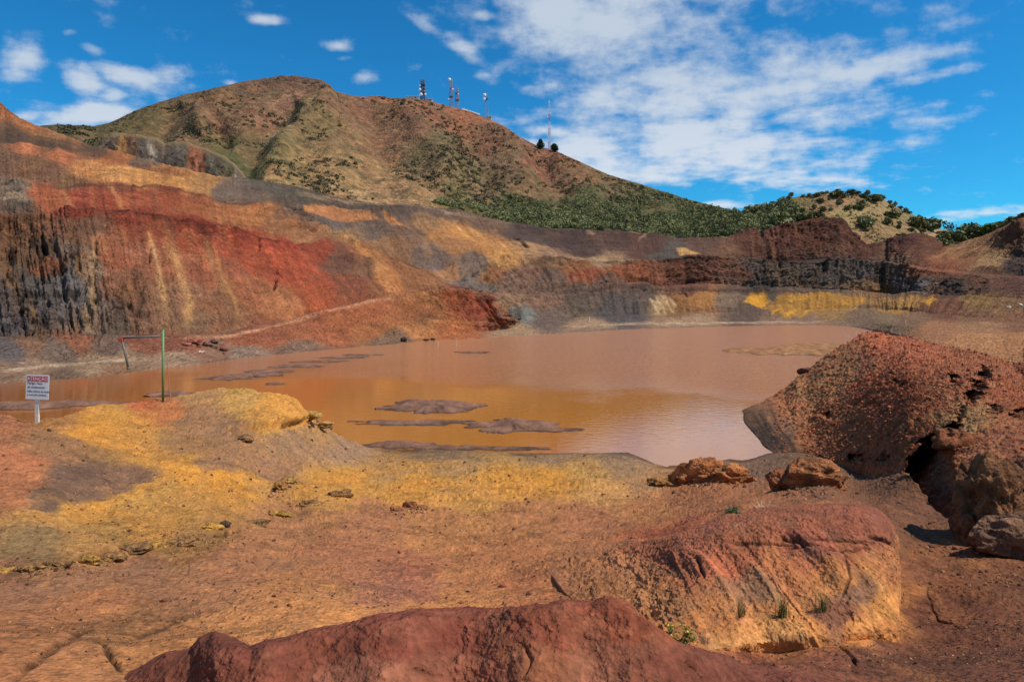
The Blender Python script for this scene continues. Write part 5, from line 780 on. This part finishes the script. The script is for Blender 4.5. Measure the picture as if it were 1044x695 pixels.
# ---- green post with bar
q = at_near(166, 411); k = q[1]/F; t = empty('green_post_frame', q-np.array([0, 0, .08])); tag(t, 'green metal post with a grey crossbar and a pipe hanging from its end', 'post')
MB().bar((0, 0, 0), (0, 0, 76*k), 1.2*k, n=14).bar((0, 0, 76*k), (0, 0, 76.6*k), 1.35*k, n=14).build('post', M['green'], t, True)
MB().bar((-1.2*k, 0, 69.5*k), (-39*k, -.15, 67.5*k), 1.05*k, n=12).build('crossbar', M['darkpipe'], t, True)
MB().box((-40.3*k, -.15, 66*k), (4.2*k, .16, 3.6*k), bevel=.01).bar((-42*k, -.15, 64*k), (-38*k, -.15, 69*k), .9*k).build('clamp', M['clampred'], t)
MB().bar((-39.5*k, -.15, 65*k), (-33*k, -.15, 37*k), 1.0*k, n=10).bar((-33.2*k, -.15, 38*k), (-32.8*k, -.15, 35.5*k), 1.6*k).build('hanging_pipe', M['darkpipe'], t, True)
q = at_near(174.5, 411); t = link('leaning_rod', MB().bar((0, 0, -.05), (-7*k, .25, 46*k), .45*k, n=8).build('leaning_rod', M['rust']).data, None, q)
bpy.data.objects.remove([o for o in bpy.data.objects if o.name == 'leaning_rod' and o is not t][0]) ; t.name = 'leaning_rod'; tag(t, 'thin rusty orange rod leaning against the green post', 'rod')
for u, v, h_, lb in [(446.5,352,6,'thin pale stake at the far waterline, left of its twin'),(465,352,8,'taller thin pale stake at the far waterline below the red dome')]:
    q = P(u, v, Yz(v, 0)); k = q[1]/F; o = MB().bar((0, 0, -.6), (-.3*k, 0, h_*k), .09, .06, n=6).build('stake', M['stake']); o.location = q; tag(o, lb, 'stake')
q = at_wall(601, 327); k = q[1]/F; o = MB().bar((0, 0, -.3), (0, 0, 4*k), .16, .12, n=6).build('stake', M['mastwhite']); o.location = q; tag(o, 'short white stake standing on the dark slope beyond the pond', 'stake')
q = at_wall(924, 333); k = q[1]/F; o = MB().bar((0, 0, -.2), (-1.2*k, 0, 6*k), .13, .09, n=7).bar((-1.2*k, 0, 6*k), (-2.2*k, 0, 9*k), .08, .03, n=6).bar((-.8*k, 0, 4*k), (1.2*k, 0, 6*k), .05, .02, n=6).build('tree_stump', M['stake']); o.location = q; tag(o, 'bleached broken tree stump behind the crest of the earth pile', 'stump')

# ---- masts and buildings on the mountain
def skyline(u): 
    i = int(np.argmin(np.abs(um-u))); return MG[16:24, i][int(np.argmax(MG[16:24, i, 2]/MG[16:24, i, 1]))]
def mast(u, h_px, wb, wt, mats, label, plats=(), dishes=(), whips=(), bays=12, name='lattice_mast', group=None, r=.14):
    q = skyline(u); k = q[1]/F; H = h_px*k; t = empty(name, q-np.array([0, 0, 1.2])); tag(t, label, 'mast', group)
    def corner(i, z): w_ = (wb+(wt-wb)*z/H)/2; return Vector(((-1, 1, 1, -1)[i]*w_, (-1, -1, 1, 1)[i]*w_, z+(1.2 if z else 0)))
    nsec = len(mats)
    for s_ in range(nsec):
        z0, z1 = H*s_/nsec, H*(s_+1)/nsec; mb = MB(); nbay = max(2, bays//nsec)
        for i in range(4): mb.bar(corner(i, z0), corner(i, z1), r, n=5)
        for b_ in range(nbay):
            a0, a1 = z0+(z1-z0)*b_/nbay, z0+(z1-z0)*(b_+1)/nbay
            for i in range(4): mb.bar(corner(i, a0), corner((i+1) % 4, a1), r*.6, n=4); mb.bar(corner(i, a1), corner((i+1) % 4, a1), r*.6, n=4); 
        mb.build('lattice_section', mats[s_], t)
    for z_, w_ in plats: MB().box((0, 0, z_*k+1.2), (w_*k, w_*k, .3)).box((0, -w_*k/2, z_*k+2.1), (w_*k, .1, .12)).build('platform', M['darksteel'], t)
    for dx, z_, rr in dishes:
        bm = bmesh.new(); bmesh.ops.create_uvsphere(bm, u_segments=16, v_segments=10, radius=rr*k); 
        for v in bm.verts: v.co.y *= .45 if v.co.y < 0 else .25
        me = bpy.data.meshes.new('dish_antenna'); bm.to_mesh(me); bm.free(); me.materials.append(M['dish']); me.polygons.foreach_set('use_smooth', [True]*len(me.polygons)); link('dish_antenna', me, t, (dx*k, -wb/2-.3, z_*k+1.2))
    for dx, z_, L_ in whips: MB().bar((dx*k, 0, z_*k), (dx*k, 0, (z_+L_)*k+1.2), .12, .07, n=5).build('whip_antenna', M['steel'], t)
    return t
D, W_, R_, St = M['darksteel'], M['mastwhite'], M['mastred'], M['steel']
mast(431, 20, 3.4, 3.0, [D, D, M['mastred'], D, D], 'dark lattice mast with two white dishes beside a low white building, leftmost on the ridge', [(7,5),(11,5),(15,5)], [(-2.6,10,1.5),(-1.6,5,1.8),(2.8,5,1.2),(-2.6,14,.9)], [(0,19,4),(1.8,18,4),(-1.5,18,3),(2.4,14,4)], 10, r=.28)
mast(460, 28, 3.4, 2.2, [St, St, R_, St], 'tall grey lattice mast topped by a white dish, taller of the close pair', [(10,4),(18,3)], [(-1.6,27,1.7),(1.5,17,1.1),(-2.4,7,.8)], [(1.5,24,5),(-2,8,8)], 12, r=.17)
mast(466, 21, 3.0, 2.2, [St, R_, St], 'shorter grey and reddish mast right beside the tall dish mast', [(8,4),(15,4)], [(1.2,14,.8)], [(0,20,4),(2,10,8)], 10, r=.17)
mast(496, 25, 3.2, 1.2, [St, St, St, St], 'slender grey lattice mast with two white dishes stacked at its top left', [(19,3.5)], [(-2,22.5,1.9),(-2.4,18.6,1.6)], [(1.5,19,5),(1.8,4,8)], 12, r=.14)
mast(560, 49, 1.9, .9, [R_, W_, R_, W_, R_, W_, W_], 'tallest slim red and white mast standing alone beside dark conifers', [], [(-2,32,.8),(.8,36,.7),(-.4,47,.7)], [(0,49,2)], 28, r=.12)
def hut(u, w_px, h_px, label, dz=0.0, tilt=0):
    q = skyline(u); k = q[1]/F; t = empty('equipment_hut', q+np.array([0, 2, dz-1.5])); tag(t, label, 'hut'); 
    MB().box((0, 0, h_px*k/2+.8), (w_px*k, 5, h_px*k+1.4)).build('wall', M['wallpaint'], t); MB().box((0, 0, h_px*k+1.65), (w_px*k+.8, 5.8, .28)).build('roof', M['roof'], t); MB().box((w_px*k*.2, -2.52, h_px*k*.4+1.5), (1.0, .06, 1.6)).build('door', M['darksteel'], t); t.rotation_euler = (0, math.radians(tilt), 0)
hut(421, 13, 2.2, 'long low white building left of the dark dish mast'); hut(437, 7, 1.8, 'small white building right of the dark dish mast', 0, 4); hut(499.5, 4, 2.8, 'small white hut at the foot of the slender two dish mast')
t = empty('perimeter_wall', skyline(480)+np.array([0, 0, .4])); tag(t, 'white painted wall running down the ridge between the masts', 'wall')
a, b = Vector(skyline(471)-np.array(t.location)), Vector(skyline(489)-np.array(t.location)); mb = MB()
for i in range(6):
    c0 = a+(b-a)*(i+.5)/6; mb.box((c0.x, c0.y, c0.z+.4), ((b-a).length/6, .4, 1.8), math.atan2((b-a).y, (b-a).x))
mb.build('wall_panel', M['roof'], t)

# ---- vegetation
def shrub_mesh(nm, n, per, size, mat, seed, cone=False, wide=1.0):
    r = np.random.RandomState(seed); a = r.rand(n)*6.28; rr = r.rand(n)**.5*.62; z = .25+.75*r.rand(n)
    if cone: rr *= (1.15-z)*.9; rad = .12+.22*(1.1-z)
    else: rr *= np.sqrt(np.clip(1.15-z**2, .1, 1)); rad = .20+.20*r.rand(n)
    cen = np.stack([np.cos(a)*rr*wide, np.sin(a)*rr*wide, z*.82], 1); V, Fs = leaf_cloud(cen, rad, per, size, r, .8); V[:, 2] = np.maximum(V[:, 2], .02); return raw_mesh(nm, V, Fs, mat)
CROWN = {('round', i): shrub_mesh('crown', 22, 40, .26, [M['leaf'], M['leaf2'], M['leaf']][i], 60+i) for i in range(3)}
CROWN.update({('bright', 0): shrub_mesh('crown', 20, 40, .26, M['leafy'], 70), ('cone', 0): shrub_mesh('crown', 46, 34, .24, M['pine'], 71, True), ('dark', 0): shrub_mesh('crown', 26, 40, .24, M['pine'], 72), ('olive', 0): shrub_mesh('crown', 20, 36, .28, M['leaf2'], 73), ('olive', 1): shrub_mesh('crown', 18, 36, .28, M['leaf2'], 74), ('sparse', 0): shrub_mesh('crown', 12, 14, .2, M['twig'], 75)})
_r = np.random.RandomState(5); mb = MB(); mb.bar((0, 0, -.12), (.02, 0, .35), .035, .022, n=6)
for i in range(6): a = _r.rand()*6.28; mb.bar((.01, 0, .2+.1*_r.rand()), (math.cos(a)*.32, math.sin(a)*.32, .55+.25*_r.rand()), .016, .006, n=4)
tr0 = mb.build('trunk', M['bark']); TR = tr0.data; bpy.data.objects.remove(tr0)
def plant(q, w_, h_, kind, var, label, cat='shrub', name='shrub', group=None, lift=0.0):
    t = empty(name, q-np.array([0, 0, .02*h_]), rng.rand()*6.28); tag(t, label, cat, group)
    tk = link('trunk', TR, t); cr_ = link('crown', CROWN[(kind, var)], t, (0, 0, lift*h_)); tk.scale = (w_*.9, w_*.9, h_); cr_.scale = (w_/1.35, w_/1.35, h_*(1-lift)*.98); return t
def hp(u, v): return at_hill(u, v)
k = None
def pl(u, v, w_, h_, fn, kind, var, label, **kw): q = fn(u, v); k = q[1]/F; return plant(q, w_*k, h_*k, kind, var, label, **kw)
pl(551,151.5,9,12,at_mtn,'cone',0,'dark conical conifer left of the red and white mast',cat='tree',name='conifer_tree'); pl(566,155,9,9,at_mtn,'dark',0,'dark round tree right of the red and white mast',cat='tree',name='tree')
for (u, v, w_, h_, kd, vr, lb, kw) in [(854,200,15,6,'round',0,'wide flat topped dark bush on the very top of the dry hill',{}),(869,200,6,6,'round',2,'small round bush just right of the hilltop bush',{}),(884,203,5,9,'round',0,'thin stemmed little tree on the hilltop skyline',dict(lift=.45,cat='tree',name='tree')),(892,206,13,7,'olive',0,'wide spreading bush on the skyline right of the hilltop',{}),(807,205,5,8,'round',0,'lone thin tree on the left shoulder of the dry hill',dict(lift=.4,cat='tree',name='tree')),(771,215,4,5,'round',2,'tiny tree on the left skyline of the dry hill',dict(lift=.3)),(777,214,4,4,'round',0,'tiny round bush beside the tiny skyline tree',{}),(913,213,4,8,'round',2,'thin tree on the right shoulder of the dry hill',dict(lift=.45,cat='tree',name='tree')),(923,217,5,5,'round',0,'small round tree just down the right shoulder skyline',{}),
   (882,233,15,13,'round',0,'large dark green bush on the straw coloured slope above the maroon cut',{}),(876,214,11,7,'olive',0,'olive bush high on the straw slope, nearest the hilltop',{}),(796,234,22,17,'round',2,'large dark tree at the brink left of the maroon mound',dict(cat='tree',name='tree')),(785,240,16,12,'round',0,'dark bush overhanging the left end of the maroon mound',{}),(818,226,22,10,'round',0,'broad dark bush right above the maroon mound',{}),(830,224,16,7,'olive',1,'low olive bush on top of the maroon mound',{}),(912,222,14,9,'round',2,'dense green bush on the right part of the dry hill slope',{}),(904,230,8,7,'olive',0,'small olive bush below the dense green one on the dry slope',{}),(935,232,18,12,'round',0,'dark green bush where the dry slope meets the tree row',{}),(949,236,18,13,'round',2,'dark tree at the left end of the tree row behind the dirt slope',dict(cat='tree',name='tree')),(968,243,14,17,'sparse',0,'leafless grey tree in the tree row behind the dirt slope',dict(cat='tree',name='bare_tree')),(964,245,14,10,'round',0,'low dark tree under the leafless grey one',dict(cat='tree',name='tree')),(977,246,16,12,'olive',0,'olive tree left of the rounded dark tree in the row',dict(cat='tree',name='tree')),(990,243,20,15,'round',2,'large rounded dark tree in the row behind the dirt slope',dict(cat='tree',name='tree')),(1002,240,9,8,'bright',0,'bright yellow green shrub right of the rounded dark tree',{}),(1010,237,16,9,'bright',0,'bright green bush peeping over the dirt slope',{}),(1021,234,15,9,'round',0,'dark bush over the crest of the dirt slope, next to the bright green one',{}),(1032,229,14,8,'round',2,'dark bush on the crest near the right edge',{}),(1043,225,14,8,'olive',0,'olive bush on the crest at the right edge',{}),(921,247,16,10,'olive',1,'olive scrub tree behind the small maroon dome',{}),(958,252,16,9,'round',0,'dark bush at the foot of the tree row beside the maroon dome',{})]:
    pl(u, v, w_, h_, at_hill, kd, vr, lb, **kw)
GS = 'small bushes dotted over the dry hill'
for i in range(46):
    u = rng.uniform(745, 960); lo = pline(HS, u); v = rng.uniform(lo+.5, min(lo+22, pline(L9, u)-4 if u > 700 else 240))
    if u < 840 or rng.rand() < .8: pl(u, v, rng.uniform(4, 8), rng.uniform(3, 5.5), at_hill, ['round', 'olive'][i % 2], [0, 1][i % 4 == 3] if i % 2 else [0, 2][i % 4 == 2], 'small round bush among the scrub of the dry hill', group=GS)
G2 = 'small bushes along the skyline of the dry hill'
for i in range(24):
    u = 742+i*9.3+rng.uniform(-3, 3); v = pline(HS, u)+.8; pl(u, v, rng.uniform(4, 7), rng.uniform(2.5, 4.5), at_hill, 'round', [0, 2][i % 2], 'small dark bush on the skyline of the dry hill', group=G2)
G3 = 'low bushes dotted on the grassy mountain slope'
for i, (u, v) in enumerate([(312,180),(325,184),(318,190),(342,183),(343,188),(324,196),(357,167),(334,200),(362,172),(380,205),(415,182),(300,186)]):
    pl(u, v, rng.uniform(3, 5), rng.uniform(2.2, 3.5), at_mtn, 'olive', i % 2, 'low bush on the smooth grassy lower slope of the mountain', group=G3)
# far wood on the skirt of the mountain, read as one mass
FP = [(436,212),(455,204),(500,205),(540,200),(565,200),(600,193),(640,190),(665,192),(700,203),(740,213),(770,214),(800,206),(815,208),(812,222),(790,232),(750,241),(700,243),(640,239),(560,235),(520,231),(480,220)]
cen, rad = [], []
tri = 0
while len(cen) < 3600:
    u, v = rng.uniform(436, 815), rng.uniform(188, 244)
    if not inside(np.array([u]), np.array([v]), FP)[0]: continue
    if u < 740 and v < pline([(436,212),(500,214),(560,212),(620,205),(700,206),(740,214)], u) and rng.rand() > .28: continue
    q = at_hill(u, v) if (u > 682 and v > pline(HS, u)+.5) else at_mtn(u, v+1)
    if noise(q[0]*.05, q[1]*.05, 4) < rng.uniform(-.75, .15)+(.25 if v < pline([(436,214),(520,218),(620,214),(700,218),(745,222)], u) else 0): continue
    s_ = rng.uniform(.7, 2.1); cen.append(q+np.array([0, 0, s_*.55])); rad.append(s_)
V, Fs = leaf_cloud(cen, rad, 60, .17, rng, .85); w_ = link('distant_wood', raw_mesh('distant_wood', V, Fs, M['leaf'])); tag(w_, 'dense green wood covering the lower skirt of the mountain above the pit', 'wood', kind='stuff')
cen, rad = [], []
while len(cen) < 3200:
    u = rng.uniform(60, 740); lo = pline(SKY, u); hi = pline(L10, u); v = rng.uniform(lo+1.5, hi+2); q = at_mtn(u, v)
    f_ = noise(q[0]*.018, q[1]*.018, q[2]*.018)+.5*noise(q[0]*.07, q[1]*.07, q[2]*.07)+(.15 if u > 400 else 0)-(.25 if (u < 400 and v > 150) else 0)
    if f_ < rng.uniform(.0, .45): continue
    s_ = rng.uniform(.6, 1.9); cen.append(q+np.array([0, 0, s_*.25])); rad.append(s_)
V, Fs = leaf_cloud(cen, rad, 26, .26, rng, .6); w_ = link('scrub', raw_mesh('scrub', V, Fs, M['scrub'])); tag(w_, 'dark low scrub growing in patches over the mountain slopes', 'scrub', kind='stuff')

cen, rad = [], []
while len(cen) < 900:
    u = rng.uniform(745, 1000); v = rng.uniform(pline(HS, u)+.5, 252); q = at_hill(u, v)
    if noise(q[0]*.06, q[1]*.06, 14) < rng.uniform(-.2, .6)+(u-800)*.001: continue
    s_ = rng.uniform(.3, .95); cen.append(q+np.array([0, 0, s_*.3])); rad.append(s_)
V, Fs = leaf_cloud(cen, rad, 24, .25, rng, .7); w_ = link('scrub', raw_mesh('scrub', V, Fs, M['leaf2'])); tag(w_, 'low green scrub thinning out over the dry straw coloured hill', 'scrub', kind='stuff')
# ---- small plants close by
def blades(n, h, spread, mat, nm, seed, lean=.5, wd=.004):
    r = np.random.RandomState(seed); V, Fs = [], []
    for i in range(n):
        a = r.rand()*6.28; b0 = np.array([r.normal()*spread*.3, r.normal()*spread*.3, -.01]); hh = h*(.5+.6*r.rand()); dr = np.array([math.cos(a), math.sin(a), 0]); sd = np.array([-dr[1], dr[0], 0])*wd; pts = [b0+dr*hh*lean*(s_**1.8)*(.4+r.rand()*.0+.6*((i*7) % 5)/5)+np.array([0, 0, hh*s_*(1-.25*s_)]) for s_ in (0, .35, .7, 1)]
        o_ = len(V)
        for j, p_ in enumerate(pts): V += [p_-sd*(1-.28*j), p_+sd*(1-.28*j)]
        for j in range(3): Fs.append((o_+2*j, o_+2*j+1, o_+2*j+3, o_+2*j+2))
    return raw_mesh(nm, np.array(V), np.array(Fs), mat)
q = at_near(747, 527); k = q[1]/F; t = empty('green_bush', q); tag(t, 'small round grey green bush on bare brown soil above the orange bank', 'bush')
r = np.random.RandomState(3); a = r.rand(26)*6.28; rr = r.rand(26)**.5*5.5*k; cen = np.stack([np.cos(a)*rr, np.sin(a)*rr, (2.5+8*r.rand(26)*(1-rr/(8*k)))*k], 1); V, Fs = leaf_cloud(cen, np.full(26, 2.6*k), 60, .20, r); link('foliage', raw_mesh('foliage', V, Fs, M['bushgreen']), t)
mb = MB()
for i in range(7): a_ = i*.9; mb.bar((0, 0, -.02), (math.cos(a_)*4*k, math.sin(a_)*4*k, 6*k), .25*k, .1*k, n=5)
mb.build('stem', M['bark'], t)
for u, v, h_, n, mt, sd, lb, wd in [(778,524,13,46,'dry',1,'tuft of whitish dry twigs right of the small green bush',.005),(762,527,7,20,'dry',2,'short pale dry tuft just beside the small green bush',.005)]:
    q = at_near(u, v); k = q[1]/F; o = link('dry_tuft', blades(n, h_*k, 12*k, M[mt], 'dry_tuft', sd, 1.1, wd), None, q); tag(o, lb, 'dry plant')
for u, v, h_, n, mt, sd, lb in [(797,628,34,80,'grass',4,'tall green grass tuft growing on the orange bank, left of its neighbour'),(838,618,24,56,'grass',5,'shorter green grass tuft growing on the orange bank under the red crust'),(757,622,22,40,'grass',6,'thin sparse grass tuft left of the two green ones on the bank'),(718,651,16,26,'dry',7,'dry straw tuft at the lower left of the orange bank')]:
    q = at_bank(u, v); k = q[1]/F; o = link('grass_tuft', blades(n, h_*k, 9*k, M[mt], 'grass_tuft', sd, .45, .0035), None, q-np.array([0, .02, 0])); tag(o, lb, 'grass')
q = at_near(694, 668); q = q if q[1] > 5.5 else P(694, 668, 6.2); k = q[1]/F; t = empty('flowering_weed', q); tag(t, 'leafy green weed with small yellow flowers between dark berm and orange bank', 'weed')
r = np.random.RandomState(9); a = r.rand(22)*6.28; rr = r.rand(22)**.5*15*k; cen = np.stack([np.cos(a)*rr, np.sin(a)*rr*.6, (3+12*r.rand(22))*k], 1); V, Fs = leaf_cloud(cen, np.full(22, 3.4*k), 18, .30, r); link('foliage', raw_mesh('foliage', V, Fs, M['leafy']), t)
a = r.rand(16)*6.28; rr = r.rand(16)**.5*18*k; cen = np.stack([np.cos(a)*rr, np.sin(a)*rr*.6, (12+8*r.rand(16))*k], 1); V, Fs = leaf_cloud(cen, np.full(16, 1.3*k), 8, .5, r); link('flower', raw_mesh('flower', V, Fs, M['flower']), t)
mb = MB()
for c_ in cen: mb.bar((c_[0]*.3, c_[1]*.3, -.02), tuple(c_), .2*k, .12*k, n=4)
mb.build('stem', M['bark'], t)
q = P(611, 667, 4.55); bm_o = bpy.data.objects['earth_berm']; vs = np.array([v.co[:] for v in bm_o.data.vertices]); uu_ = U0+vs[:, 0]/vs[:, 1]*F; vv_ = V0+(CZ-vs[:, 2])/vs[:, 1]*F; q = vs[int(np.argmin((uu_-611)**2+(vv_-667)**2))]
o = link('dry_stalk', blades(4, .09, .03, M['dry'], 'dry_stalk', 12, .8, .0012), None, q); tag(o, 'single thin dry straw stalk on the dark red berm', 'dry plant')
q = at_wall(907, 335); k = q[1]/F; o = link('straw_bush', blades(60, 9*k, 16*k, M['grass'], 'straw_bush', 14, .9, .03), None, q); tag(o, 'yellowish straw bush behind the crest of the earth pile', 'bush')
